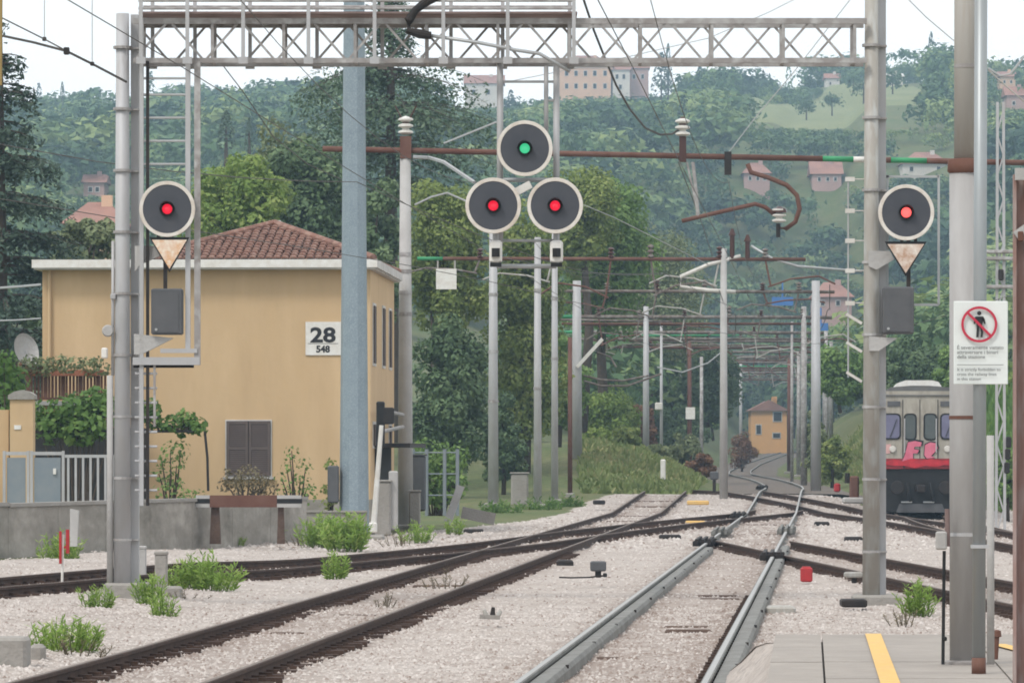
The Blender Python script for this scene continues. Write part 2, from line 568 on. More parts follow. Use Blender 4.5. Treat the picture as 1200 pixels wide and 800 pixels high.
def bal_z(X, d):
    return erail(X, d) - 0.145 + 0.022 * wob(X, d, 2.3) + 0.012 * wob(X, d, 0.7, 5)


# ballast sheet of the yard: an uneven left border along the wall, the right one beyond the train
ysb = np.concatenate([np.arange(22, 110, 0.5), np.arange(110, 191, 1.0)])
us = np.linspace(0, 1, 90)
Ug, Yg = np.meshgrid(us, ysb)
xl = np.interp(Yg, [20, 80, 92, 116, 135, 160, 191], [-11, -11, -9.3, -4.9, -1.6, 1.2, 3.6]) + 0.25 * wob(Yg, Yg, 1.5)
xr = np.interp(Yg, [20, 120, 191], [13, 16.5, 17.5]) + 0.4 * wob(Yg, Yg, 2.0, 3)
Xg = xl + (xr - xl) * Ug
Zg = bal_z(Xg, Yg)
edge = np.minimum(np.minimum(Ug, 1 - Ug) * 40, 1)
Zg = Zg - 0.06 * (1 - edge)
v = np.stack([Xg.ravel(), Yg.ravel(), Zg.ravel()], 1)
i = np.arange(Xg.size).reshape(Xg.shape)
f = np.stack([i[:-1, :-1].ravel(), i[:-1, 1:].ravel(), i[1:, 1:].ravel(), i[1:, :-1].ravel()], 1)
ballast_bed = struct(idxmesh('ballast_bed', v, f, M_BALLAST, smooth=True))
BALV = v

# rust and oil staining beside the rails (point attribute read by the ballast material)
def add_stain():
    at = ballast_bed.data.attributes.new('stain', 'FLOAT', 'POINT')
    at.data.foreach_set('value', near_rail(BALV[:, 0], BALV[:, 1]).astype(np.float32))
    n, l = M_BALLAST.node_tree.nodes, M_BALLAST.node_tree.links
    b = n['Principled BSDF']
    src = b.inputs['Base Color'].links[0].from_socket
    an = n.new('ShaderNodeAttribute')
    an.attribute_name = 'stain'
    no = n.new('ShaderNodeTexNoise')
    no.inputs['Scale'].default_value = 1.3
    no.inputs['Detail'].default_value = 5
    ge = n.new('ShaderNodeNewGeometry')
    l.new(ge.outputs['Position'], no.inputs['Vector'])
    mu = n.new('ShaderNodeMath')
    mu.operation = 'MULTIPLY'
    l.new(an.outputs['Fac'], mu.inputs[0])
    l.new(no.outputs[0], mu.inputs[1])
    mx = n.new('ShaderNodeMix')
    mx.data_type = 'RGBA'
    l.new(mu.outputs[0], mx.inputs[0])
    l.new(src, mx.inputs[6])
    mx.inputs[7].default_value = (0.20, 0.145, 0.115, 1)
    l.new(mx.outputs[2], b.inputs['Base Color'])


# far track bed, dark old ballast
ds = np.concatenate([np.arange(189, 360, 4.0), np.arange(360, 760, 10.0)])
cc = corr(ds)
rows = []
for off, dz in ((-3.4, -0.24), (-2.3, -0.13), (0, -0.10), (2.2, -0.13), (3.1, -0.24)):
    rows.append(np.stack([cc + off, ds, e0(ds) + dz], 1))
v = np.concatenate(rows)
n_ = len(ds)
f = []
for a in range(4):
    for b in range(n_ - 1):
        f.append((a * n_ + b, (a + 1) * n_ + b, (a + 1) * n_ + b + 1, a * n_ + b + 1))
track_bed = struct(idxmesh('track_bed', v, np.array(f), M_OLDBALLAST, smooth=True))

# loose ballast stones on the near yard
octv = np.array([(1, 0, 0), (-1, 0, 0), (0, 1, 0), (0, -1, 0), (0, 0, 1), (0, 0, -1)], float)
octf = np.array([(0, 2, 4), (2, 1, 4), (1, 3, 4), (3, 0, 4), (2, 0, 5), (1, 2, 5), (3, 1, 5), (0, 3, 5)])


TRK = [(-3.24, 41.1, 0.0604, 24, 188), (0.788, 41.1, 0.0618, 24, 188), (5.0, 109, -0.04, 56, 112), (-0.35, 103.2, 0.155, 86, 160), (-4.4, 81.5, 0.2, 60, 86), (10.8, 110, 0.0, 70, 140)]


def near_rail(X, d):
    """1 on a rail line, falling to 0 half a metre away"""
    X, d = np.asarray(X, float), np.asarray(d, float)
    s_ = np.zeros_like(X)
    for (x0, d0, m_, a, b) in TRK:
        off = np.abs(X - x0 - m_ * (d - d0))
        k_ = np.exp(-((off - 0.75) / 0.33) ** 2) + 0.5 * (off < 0.75)
        s_ = np.maximum(s_, k_ * ((d > a) & (d < b)))
    return np.clip(s_, 0, 1)


def stones(N, d0, d1, smin, smax, power):
    d = d0 + (d1 - d0) * RNG.random(N) ** power
    X = (RNG.random(N) * 1.1 - 0.55) * 0.2 * d
    z = bal_z(X, d)
    sz = RNG.uniform(smin, smax, (N, 1, 1)) * RNG.uniform(0.6, 1.2, (N, 1, 3))
    vv = octv[None] * sz * RNG.uniform(0.65, 1.25, (N, 6, 3))
    a = RNG.uniform(0, 6.28, N)
    ca, sa = np.cos(a), np.sin(a)
    rx = vv[:, :, 0] * ca[:, None] - vv[:, :, 1] * sa[:, None]
    ry = vv[:, :, 0] * sa[:, None] + vv[:, :, 1] * ca[:, None]
    vv = np.stack([rx + X[:, None], ry + d[:, None], vv[:, :, 2] * 0.8 + z[:, None] + 0.006], 2)
    # keep off the platform
    ok = ~((d < 43) & (X > 1.35 + 0.06 * (d - 32))) & (X > np.interp(d, [20, 80, 92, 116, 135, 160, 191], [-11, -11, -9.3, -4.9, -1.6, 1.2, 3.6]) + 0.4)
    vv = vv[ok]
    N = len(vv)
    ff = (octf[:4][None] + (np.arange(N) * 6)[:, None, None]).reshape(-1, 3)
    st_ = near_rail(X[ok], d[ok])
    tt = np.repeat(np.clip(RNG.normal(0.49, 0.2, N) + 0.12 * wob(X[ok], d[ok], 1.4, 7) - 0.5 * st_ * RNG.random(N), 0, 1), 4)
    return vv.reshape(-1, 3), ff, tt


add_stain()
v1, f1, t1 = stones(46000, 38, 66, 0.012, 0.029, 1.25)
v2, f2, t2 = stones(20000, 60, 110, 0.018, 0.034, 1.4)
v3, f3, t3 = stones(26000, 105, 188, 0.03, 0.07, 1.0)
struct(idxmesh('ballast_stones', np.concatenate([v1, v2, v3]), np.concatenate([f1, f2 + len(v1), f3 + len(v1) + len(v2)]), M_STONE, tint=np.concatenate([t1, t2, t3])),
       'loose pale ballast stones lying over the near yard', 'ballast', 'stuff')

# hay field on the hillside
xs = np.linspace(PX(858, 1100), PX(1088, 1100), 40)
ys = np.linspace(985, 1250, 40)


def fieldz(X, d):
    return T(X, d) + 0.7 - 3.0 * sstep(1010, 985, d) + 0.15 * wob(X, d, 14)


v, f = grid(xs, ys, fieldz)
struct(idxmesh('hill_field', v, f, M_FIELD, smooth=True))

# ------------------------------------------------------------ tracks
RAILP = [(-0.07, -0.15), (0.07, -0.15), (0.07, -0.138), (0.012, -0.118), (0.010, -0.045), (0.036, -0.034), (0.036, -0.004), (0.028, 0.0), (-0.028, 0.0),
         (-0.036, -0.004), (-0.036, -0.034), (-0.010, -0.045), (-0.012, -0.118), (-0.07, -0.138)]


def offset(path, off):
    p = np.asarray(path, float)
    t = np.gradient(p, axis=0)
    t /= np.linalg.norm(t, axis=1)[:, None]
    nrm = np.stack([t[:, 1], -t[:, 0]], 1)
    return p + nrm * off, nrm


def smooth_path(pts, step=2.0):
    """Catmull-Rom through plan points (X, d)"""
    p = np.asarray(pts, float)
    p = np.vstack([2 * p[0] - p[1], p, 2 * p[-1] - p[-2]])
    out = []
    for i in range(1, len(p) - 2):
        L = np.linalg.norm(p[i + 1] - p[i])
        k = max(2, int(L / step))
        for j in range(k):
            t = j / k
            out.append(0.5 * ((2 * p[i]) + (-p[i - 1] + p[i + 1]) * t + (2 * p[i - 1] - 5 * p[i] + 4 * p[i + 1] - p[i + 2]) * t ** 2 + (-p[i - 1] + 3 * p[i] - 3 * p[i + 1] + p[i + 2]) * t ** 3))
    out.append(p[-2])
    return np.array(out)


def rail(path, off, root, m, mtop, dz=0.0, lo=None, hi=None):
    q, nrm = offset(path, off)
    if lo is not None:
        k = (q[:, 1] >= lo) & (q[:, 1] <= hi)
        q, nrm = q[k], nrm[k]
    z = erail(q[:, 0], q[:, 1]) + dz
    mb = MB()
    vs, fs = [], []
    n = len(RAILP)
    for (p, nn, zz) in zip(q, nrm, z):
        for (a, b) in RAILP:
            vs.append((p[0] + nn[0] * a, p[1] + nn[1] * a, zz + b))
    for i in range(len(q) - 1):
        for k in range(n):
            k2 = (k + 1) % n
            fs.append((i * n + k, i * n + k2, i * n + n + k2, i * n + n + k))
    fs.append(tuple(range(n - 1, -1, -1)))
    fs.append(tuple(range((len(q) - 1) * n, len(q) * n)))
    mb.add(vs, fs)
    ro = mb.build('rail', m, root)
    ORIG[ro.name] = ORIG[root.name]
    st = MB()
    vs, fs = [], []
    for (p, nn, zz) in zip(q, nrm, z):
        for a in (-0.024, 0.024):
            vs.append((p[0] + nn[0] * a, p[1] + nn[1] * a, zz + 0.002))
    for i in range(len(q) - 1):
        fs.append((i * 2, i * 2 + 1, i * 2 + 3, i * 2 + 2))
    st.add(vs, fs).build('running_surface', mtop, ro)
    return q


def fastenings(path, root, lo, hi, big=1.0):
    """base plates and clips under both rails, joined"""
    mb = MB()
    p = np.asarray(path)
    seg = np.r_[0, np.cumsum(np.linalg.norm(np.diff(p, axis=0), axis=1))]
    for s in np.arange(0, seg[-1], 0.6):
        X, d = np.interp(s, seg, p[:, 0]), np.interp(s, seg, p[:, 1])
        if not lo < d < hi:
            continue
        for o in (-0.7535, 0.7535):
            z = float(erail(X + o, d))
            w = 0.52 * big * random.uniform(0.85, 1.1)
            mb.box(X + o - w / 2, X + o + w / 2, d - 0.085, d + 0.085, z - 0.17, z - 0.108 + random.uniform(-0.012, 0.01))
            mb.box(X + o - 0.13, X + o + 0.13, d - 0.04, d + 0.04, z - 0.13, z - 0.085)
    o = mb.build('rail_fastening', M_RUST, root)
    o['kind'] = 'stuff'


def sleepers(path, root, spots, wm=M_WOOD):
    p = np.asarray(path)
    for (d, f0, f1) in spots:
        X = np.interp(d, p[:, 1], p[:, 0])
        z = float(erail(X, d)) - 0.155
        L = 2.5
        mb = MB()
        mb.bbox(((X - L / 2 + L * (f0 + f1) / 2), d, z - 0.035), L * (f1 - f0), 0.23, 0.13, 0.02)
        mb.build('sleeper', wm, root)


G2 = 0.7535
pathA = np.array([(-3.24 + 0.0604 * (d - 41.1), d) for d in np.arange(26, 188.5, 2.0)])
trk = thing('railway_track', 'rusty brown railway track running from bottom left up to the junction', 'track', (-3.24, 41, -0.15), 'tracks in the yard')
rail(pathA, -G2, trk, M_RUST, M_RTOPD)
rail(pathA, G2, trk, M_RUST, M_RTOPD)
fastenings(pathA, trk, 27, 100)
sleepers(pathA, trk, [(56.3, 0.36, 0.52), (62.5, 0.4, 0.62), (76.4, 0.35, 0.75), (121, 0.3, 0.8), (137, 0.25, 0.9), (148, 0.3, 0.9), (159, 0.25, 0.8), (171, 0.3, 0.8), (178, 0.2, 0.85)])

pathB = np.array([(0.788 + 0.0618 * (d - 41.1), d) for d in np.arange(24, 187.5, 2.0)])
pathB = np.vstack([pathB, smooth_path(CPATH, 6.0)[1:]])
trk = thing('railway_track', 'main railway track with grey steel rails and bright tops down the middle', 'track', (0.8, 41, -0.15), 'tracks in the yard')
rail(pathB, -G2, trk, M_GRAIL, M_RTOP)
rail(pathB, G2, trk, M_GRAIL, M_RTOP)
sleepers(pathB, trk, [(57.2, 0.47, 0.68), (58.4, 0.45, 0.66), (69.5, 0.5, 0.72), (71, 0.47, 0.7), (49.5, 0.3, 0.4), (124, 0.3, 0.8), (141, 0.2, 0.9), (152, 0.25, 0.8)])
fastenings(pathB, trk, 25, 70, 0.55)
# grey steel guard bars that lie against the inside and outside of the near rails
for off, side in ((-G2, 1), (G2, 1)):
    q, nrm = offset(pathB, off + 0.165 * side)
    k = (q[:, 1] > 24) & (q[:, 1] < 104)
    q = q[k]
    mb = MB()
    vs, fs = [], []
    prof = [(-0.115, -0.15), (-0.115, -0.04), (-0.05, -0.032), (0.02, -0.032), (0.045, -0.07), (0.05, -0.15)]
    for p in q:
        z = float(erail(p[0], p[1]))
        for (a, b) in prof:
            vs.append((p[0] + a, p[1], z + b))
    m_ = len(prof)
    for i in range(len(q) - 1):
        for kk in range(m_ - 1):
            fs.append((i * m_ + kk, i * m_ + m_ + kk, i * m_ + m_ + kk + 1, i * m_ + kk + 1))
    fs.append(tuple(range(m_)))
    fs.append(tuple(range((len(q) - 1) * m_ + m_ - 1, (len(q) - 1) * m_ - 1, -1)))
    g = mb.add(vs, fs).build('guard_bar', M_GRAIL, trk)
    ORIG[g.name] = ORIG[trk.name]
    bm_ = MB()
    for d in np.arange(40, 100, 5.3):
        X = np.interp(d, q[:, 1], q[:, 0])
        bm_.cbox((X + 0.03, d + random.uniform(-0.3, 0.3), -0.04), 0.03, 0.08, 0.03)
    o = bm_.build('guard_bolt', M_DARK, g)
    o['kind'] = 'stuff'
# raised crossing noses where the side tracks cut through
for (x, y, L, dx) in ((826, 634, 4.0, 0), (846, 622, 5.0, 0.1), (905, 650, 3.0, 0), (922, 620, 7.0, 0.05), (893, 583, 8, 0), (865, 603, 6, 0)):
    d = F * HC / (y - YH)
    X = PX(x, d)
    mb = MB()
    for o in (-0.13, 0.0, 0.13):
        mb.beam((X + o - 0.03 * L, d - L / 2, float(e0(d - L / 2)) + 0.02), (X + o + 0.03 * L, d + L / 2, float(e0(d + L / 2)) + 0.02), 0.06, 0.12)
    for t in np.linspace(-0.45, 0.45, 5):
        mb.cbox((X + t * 0.06 * L, d + t * L, float(e0(d)) - 0.02), 0.42, 0.16, 0.1)
    mb.build('crossing_block', M_DARK if dx == 0 else M_GRAIL, trk)

pathC = smooth_path([(5.0 + 0.04 * (109 - d), d) for d in (56, 66, 78, 92, 104, 116)], 1.5)
trk = thing('railway_track', 'dark side track slanting from the main track towards the platform poles on the right', 'track', (6.5, 73, -0.15), 'tracks in the yard')
rail(pathC, -G2, trk, M_RUST, M_RTOPD, lo=56, hi=112)
rail(pathC, G2, trk, M_RUST, M_RTOPD, lo=56, hi=108)
fastenings(pathC, trk, 56, 106, 0.8)

pathD = smooth_path([(-9.0, 60), (-6.9, 69), (-5.9, 74.5), (-2.96, 88.8), (-0.35, 103.2), (2.15, 122), (4.7, 138.8), (6.9, 152), (8.4, 161)], 1.5)
trk = thing('railway_track', 'rusty track crossing the yard sideways from the left edge beneath the signal mast', 'track', (-3, 88, -0.15), 'tracks in the yard')
rail(pathD, -G2, trk, M_RUST, M_RTOPD)
rail(pathD, G2, trk, M_RUST, M_RTOPD)
fastenings(pathD, trk, 60, 150, 1.0)

pathE = smooth_path([(10.3, 70), (10.75, 90), (10.85, 111), (10.9, 130), (10.65, 150), (9.9, 170), (8.2, 189), (5.6, 205)], 2.0)
trk = thing('railway_track', 'dark track curving across the far end of the yard in front of the train', 'track', (10.6, 150, -0.15), 'tracks in the yard')
rail(pathE, -G2, trk, M_RUST, M_RTOPD, hi=196, lo=70)
rail(pathE, G2, trk, M_RUST, M_RTOPD, hi=188, lo=70)
fastenings(pathE, trk, 88, 186, 1.0)

pathF = smooth_path([(10.9, 118), (11.5, 135), (12.2, 150), (12.9, 162), (14.0, 182)], 2.0)
trk = thing('railway_track', 'short rusty siding that carries the graffiti train on the right', 'track', (12.5, 155, -0.3), 'tracks in the yard')
rail(pathF, -G2, trk, M_RUST, M_RTOPD)
rail(pathF, G2, trk, M_RUST, M_RTOPD)


# ------------------------------------------------------------ platform
def plat_l(d):
    return 1.60 + 0.058 * (d - 32.2)


plat = MB()
ZP = 0.40
pv = []
for d in (20, 30, 40.9):
    pv.append((plat_l(d), d))
o_ = MB()
poly = [(plat_l(20), 20), (5.2, 20), (5.9, 40.9), (plat_l(40.9) + 0.01, 40.9)]
o_.prism([(x, y, ZP - 0.06) for (x, y) in poly], (0, 0, -0.6))
platform = struct(o_.build('platform', M_CONC, origin=(3, 30, -0.2)))
joints = [20, 22.6, 25.2, 27.8, 30.3, 32.9, 35.5, 38.2, 40.88]
for i in range(len(joints) - 1):
    a, b = joints[i] + 0.008, joints[i + 1] - 0.008
    cols = [(0.0, 0.36), (0.375, 1.55), (1.565, 2.72), (2.735, 3.9)]
    for (u0, u1) in cols:
        m = MB()
        dz = random.uniform(-0.004, 0.004)
        m.prism([(plat_l(a) + u0, a, ZP + dz), (plat_l(a) + u1, a, ZP + dz), (plat_l(b) + u1, b, ZP + dz), (plat_l(b) + u0, b, ZP + dz)], (0, 0, -0.055))
        m.build('slab', M_SLAB, platform)
m = MB()
for d0, d1 in zip(np.linspace(20, 40.8, 20)[:-1], np.linspace(20, 40.8, 20)[1:]):
    m.add([(plat_l(d0) + 0.715, d0, ZP + 0.01), (plat_l(d0) + 0.84, d0, ZP + 0.01), (plat_l(d1) + 0.84, d1, ZP + 0.01), (plat_l(d1) + 0.715, d1, ZP + 0.01)], [(0, 1, 2, 3)])
m.build('yellow_line', M_YELLOW, platform)
m = MB()
m.add([(3.82, 34.2, ZP + 0.01), (3.95, 34.2, ZP + 0.01), (3.72, 38.6, ZP + 0.01), (3.60, 38.6, ZP + 0.01)], [(0, 1, 2, 3)])
m.build('yellow_line', M_YELLOW, platform)
# gravel ramp at the platform head
m = MB()
vs, fs = [], []
us_ = np.linspace(0, 1, 24)
for j, (d, z) in enumerate(((40.86, 0.335), (41.2, 0.32), (41.8, 0.26), (43.2, 0.08), (45.0, -0.10), (46.0, -0.2))):
    for u in us_:
        x = plat_l(40.9) - 0.06 * j + u * 4.6
        vs.append((x, d + 0.12 * math.sin(u * 17 + j) * (j > 1), z + 0.02 * math.sin(u * 31 + 2 * j) * (j > 1) * (u > 0)))
for j in range(5):
    for i in range(23):
        fs.append((j * 24 + i, j * 24 + i + 1, j * 24 + 25 + i, j * 24 + 24 + i))
struct(m.add(vs, fs).build('gravel_ramp', M_BALLAST, smooth=True))
# its left flank runs on as the shoulder below
# gravel shoulder against the platform side
m = MB()
vs, fs = [], []
DS_ = list(np.linspace(20, 40.86, 28)) + [41.2, 41.8, 43.2, 45.0]
ZS_ = [0.30] * 27 + [0.335, 0.32, 0.26, 0.08, -0.10]
for j, (d, zt) in enumerate(zip(DS_, ZS_)):
    xo = plat_l(min(d, 40.9)) - 0.06 * max(0, j - 27)
    w_ = 0.46 * (zt + 0.2) / 0.5
    for k_ in range(4):
        f_ = k_ / 3.0
        vs.append((xo + 0.012 - w_ * (1 - f_), d, -0.2 + (zt + 0.2) * f_ + (0.025 * math.sin(j * 2.1 + k_) if 0 < k_ < 3 else 0)))
for j in range(len(DS_) - 1):
    for k_ in range(3):
        fs.append((j * 4 + k_, j * 4 + k_ + 1, j * 4 + k_ + 5, j * 4 + k_ + 4))
struct(m.add(vs, fs).build('gravel_shoulder', M_BALLAST, smooth=True))

# ------------------------------------------------------------ signal gantry
DG = 67.0
gz = lambda y: PZ(y, DG)
gx = lambda x: PX(x, DG)
gan = thing('signal_gantry', 'grey lattice signal gantry spanning the tracks on two tall masts', 'gantry', (gx(585), DG, -0.15))


def gantry_mast(x, ytop, ybase, ma, mb_):
    m = MB()
    X = gx(x)
    zb, zt = gz(ybase), gz(ytop)
    m.tube([(X - 0.055, DG - 0.12, zb), (X - 0.05, DG - 0.12, zt)], [0.115, 0.085], 16)
    o = m.build('mast', ma, gan, smooth=True)
    m = MB()
    m.box(X + 0.045, X + 0.15, DG + 0.02, DG + 0.16, zb, zt)
    m.build('mast_channel', mb_, gan)
    for yy in np.linspace(ytop + 40, ybase - 60, 9):
        m = MB()
        m.lathe([(0.085, -0.015), (0.122, -0.015), (0.122, 0.02), (0.085, 0.02)], (X - 0.053, DG - 0.12, gz(yy)), (0, 0, 1), 14)
        m.box(X - 0.02, X + 0.155, DG - 0.08, DG + 0.17, gz(yy) - 0.012, gz(yy) + 0.012)
        m.build('mast_clamp', M_TRUSS, gan)
    m = MB()
    m.bbox((X + 0.02, DG, zb - 0.02), 0.62, 0.6, 0.26, 0.03)
    m.build('foundation', M_CONC, gan)


gantry_mast(149, 17, 692, M_GALV, M_GALV)
gantry_mast(1025, -70, 706, M_OLIVE, M_GALV)
# truss: two planes of zigzag bracing
XL, XR = gx(158), gx(1014)
zt_, zb_ = gz(27), gz(73)
for (yy, ph) in ((DG - 0.28, 0), (DG + 0.34, 1)):
    for zz, h in ((zt_, 0.075), (zb_, 0.065)):
        m = MB()
        m.box(XL, XR, yy - 0.03, yy + 0.03, zz - h / 2, zz + h / 2)
        m.build('chord', M_TRUSS, gan)
    xs_ = np.arange(158, 1016, 41.6)
    for i in range(len(xs_) - 1):
        up = (i + ph) % 2 == 0
        m = MB()
        x0, x1 = gx(xs_[i] + 3), gx(xs_[i + 1] - 3)
        m.beam((x0, yy, zb_ + 0.03 if up else zt_ - 0.03), (x1, yy, zt_ - 0.03 if up else zb_ + 0.03), 0.028, 0.03)
        m.build('brace', M_TRUSS, gan)
    for x in np.arange(167, 1010, 83.3):
        m = MB()
        m.box(gx(x) - 0.02, gx(x) + 0.02, yy - 0.02, yy + 0.02, zb_ + 0.03, zt_ - 0.03)
        m.build('upright', M_TRUSS, gan)
for x in np.arange(167, 1010, 83.3):
    m = MB()
    m.beam((gx(x), DG - 0.25, zb_), (gx(x), DG + 0.31, zb_), 0.04, 0.04)
    m.build('tie', M_TRUSS, gan)
    m = MB()
    m.beam((gx(x), DG - 0.25, zt_), (gx(x), DG + 0.31, zt_), 0.04, 0.04)
    m.build('tie', M_TRUSS, gan)
# walkway with handrails over the left part
m = MB()
m.box(gx(165), gx(676), DG - 0.42, DG + 0.42, gz(21) + 0.02, gz(21) + 0.045)
m.build('walkway_deck', mat('rosy_deck', (0.36, 0.27, 0.25), 0.8, 0, (0.24, 0.16, 0.14), 3.0), gan)
for yy, pr in ((DG - 0.44, (168, 222, 287, 363, 440, 520, 595, 672)), (DG + 0.45, (176, 226, 291, 370, 447, 528, 589, 668))):
    for x in pr:
        m = MB()
        m.box(gx(x) - 0.024, gx(x) + 0.024, yy - 0.02, yy + 0.02, gz(76), gz(-78))
        m.box(gx(x) - 0.06, gx(x) + 0.06, yy - 0.03, yy + 0.025, gz(78), gz(70))
        m.build('handrail_post', M_GALV, gan)
    for zz in (4.5, 13.5, -36, -76):
        m = MB()
        m.tube([(gx(165), yy, gz(zz)), (gx(674), yy, gz(zz))], 0.012 if zz < 0 else 0.017, 6)
        m.build('handrail', M_TRUSS, gan)
# inspection ladder and cage frame at the left mast
for x, y0, y1, r, mt in ((168, 24, 592, 0.026, M_GALV), (175, 74, 592, 0.02, M_DARK), (222, 76, 412, 0.032, M_GALV), (233, 74, 428, 0.04, M_TRUSS)):
    m = MB()
    m.box(gx(x) - r, gx(x) + r, DG - 0.34, DG - 0.28, gz(y1), gz(y0))
    m.build('ladder_stile', mt, gan)
for y in (94, 113, 140, 167, 194):
    m = MB()
    m.tube([(gx(170), DG - 0.31, gz(y)), (gx(222), DG - 0.31, gz(y))], 0.016, 6)
    m.build('rung', M_WIREL, gan)
for y in list(range(438, 590, 17)):
    m = MB()
    m.tube([(gx(160), DG - 0.30, gz(y)), (gx(186), DG - 0.30, gz(y))], 0.016, 6)
    m.build('rung', M_GALV, gan)
m = MB()
m.box(gx(183) - 0.015, gx(183) + 0.015, DG - 0.33, DG - 0.29, gz(500), gz(425))
m.build('ladder_stile', M_TRUSS, gan)
m = MB()
m.box(gx(158), gx(236), DG - 0.37, DG - 0.2, gz(428), gz(419))
m.build('cage_bar', M_GALV, gan)
m = MB()
m.box(gx(158), gx(228), DG - 0.25, DG - 0.1, gz(431), gz(427))
m.build('cage_bar', M_DARK, gan)
m = MB()
m.box(gx(190), gx(233), DG - 0.36, DG - 0.3, gz(414), gz(409))
m.build('cage_bar', M_GALV, gan)
# light frame at the right mast
for (a, b) in (((1100, 205), (1100, 357)), ((1036, 207), (1100, 207)), ((1070, 357), (1100, 357)), ((1040, 205), (1040, 340))):
    m = MB()
    m.beam(P(a[0], a[1], DG + 0.1), P(b[0], b[1], DG + 0.1), 0.03, 0.03)
    m.build('cage_bar', M_WIREL, gan)
# step irons on the outer side of the right mast
m = MB()
m.tube([P(994, 208, DG - 0.1), P(994, 442, DG - 0.1)], 0.012, 6)
m.build('step_rail', M_WIREL, gan)
for y in (210, 247, 282, 317, 355):
    m = MB()
    m.box(gx(990), gx(1001), DG - 0.12, DG - 0.06, gz(y + 3), gz(y - 2))
    m.tube([P(1000, y, DG - 0.1), P(1014, y, DG - 0.05)], 0.008, 5)
    m.build('step_iron', M_PORW, gan)
for y in (372, 405, 440):
    m = MB()
    m.beam(P(992, y - 4, DG - 0.1), P(1010, y + 7, DG - 0.1), 0.05, 0.035)
    m.build('step_iron', M_PORW, gan)
# conduit pipe beside the left mast, with its fittings
cd = thing('conduit_pipe', 'thin pale conduit pipe with round fittings beside the left signal mast', 'pipe', (gx(130), DG - 0.1, -0.15))
MB().tube([(gx(130), DG - 0.14, gz(690)), (gx(130), DG - 0.14, gz(440))], 0.042, 10).build('pipe', M_CONCL, cd, smooth=True)
MB().tube([(gx(133), DG - 0.14, gz(440)), (gx(133.5), DG - 0.14, gz(283))], 0.022, 8).build('pipe', M_GALV, cd, smooth=True)
MB().lathe([(0.001, 0.05), (0.065, 0.05), (0.08, 0), (0.001, -0.03)], (gx(128), DG - 0.2, gz(388)), (0, -1, 0), 14).build('round_box', M_CONCL, cd)
MB().bbox((gx(124), DG - 0.2, gz(414)), 0.08, 0.08, 0.14, 0.015).build('terminal_box', M_WHITE, cd)
MB().bbox((gx(134), DG - 0.2, gz(348)), 0.07, 0.06, 0.07, 0.01).build('terminal_box', M_GALV, cd)


def signal_disc(x, y, d, lens, root, r=0.364):
    c = P(x, y, d)
    ds_ = MB().lathe([(0.001, -0.02), (r - 0.01, -0.02), (r - 0.01, 0.012), (0.10, 0.012), (0.09, 0.0), (0.001, 0.0)], c, (0, -1, 0), 40).build('disc', M_DISC, root)
    ORIG[ds_.name] = ORIG[root.name]
    MB().lathe([(r - 0.048, 0.012), (r - 0.045, 0.02), (r - 0.004, 0.02), (r, 0.012), (r, -0.03), (r - 0.01, -0.03)], c, (0, -1, 0), 40).build('rim', M_RIM, ds_)
    # hood: cylinder open at the front, longer at the top
    m = MB()
    n = 20
    vs, fs = [], []
    for k in range(n):
        a = 2 * math.pi * k / n
        L = 0.05 + 0.11 * max(0, math.sin(a))
        for (rr, t) in ((0.098, 0.0), (0.098, L), (0.090, L), (0.090, 0.004)):
            vs.append((c[0] + rr * math.cos(a), c[1] - t, c[2] + rr * math.sin(a)))
    for k in range(n):
        k2 = (k + 1) % n
        for q in range(3):
            fs.append((k * 4 + q, k2 * 4 + q, k2 * 4 + q + 1, k * 4 + q + 1))
    m.add(vs, fs).build('hood', M_BLACK, ds_)
    MB().lathe([(0.088, 0.003), (0.066, 0.006)], c, (0, -1, 0), 20).build('lens_ring', M_BLACK, ds_)
    MB().lathe([(0.066, 0.006), (0.05, 0.022), (0.03, 0.03), (0.001, 0.034)], c, (0, -1, 0), 20).build('lens', lens, ds_, smooth=True)
    # lamp housing behind
    MB().lathe([(0.001, -0.02), (0.12, -0.02), (0.12, -0.22), (0.09, -0.27), (0.001, -0.27)], c, (0, -1, 0), 16).build('lamp_housing', M_BLACK, root)
    return c


def wedge(pts, d, mt, root, name='bracket', th=0.12):
    m = MB()
    m.prism([P(x, y, d) for (x, y) in pts], (0, th, 0))
    return m.build(name, mt, root)


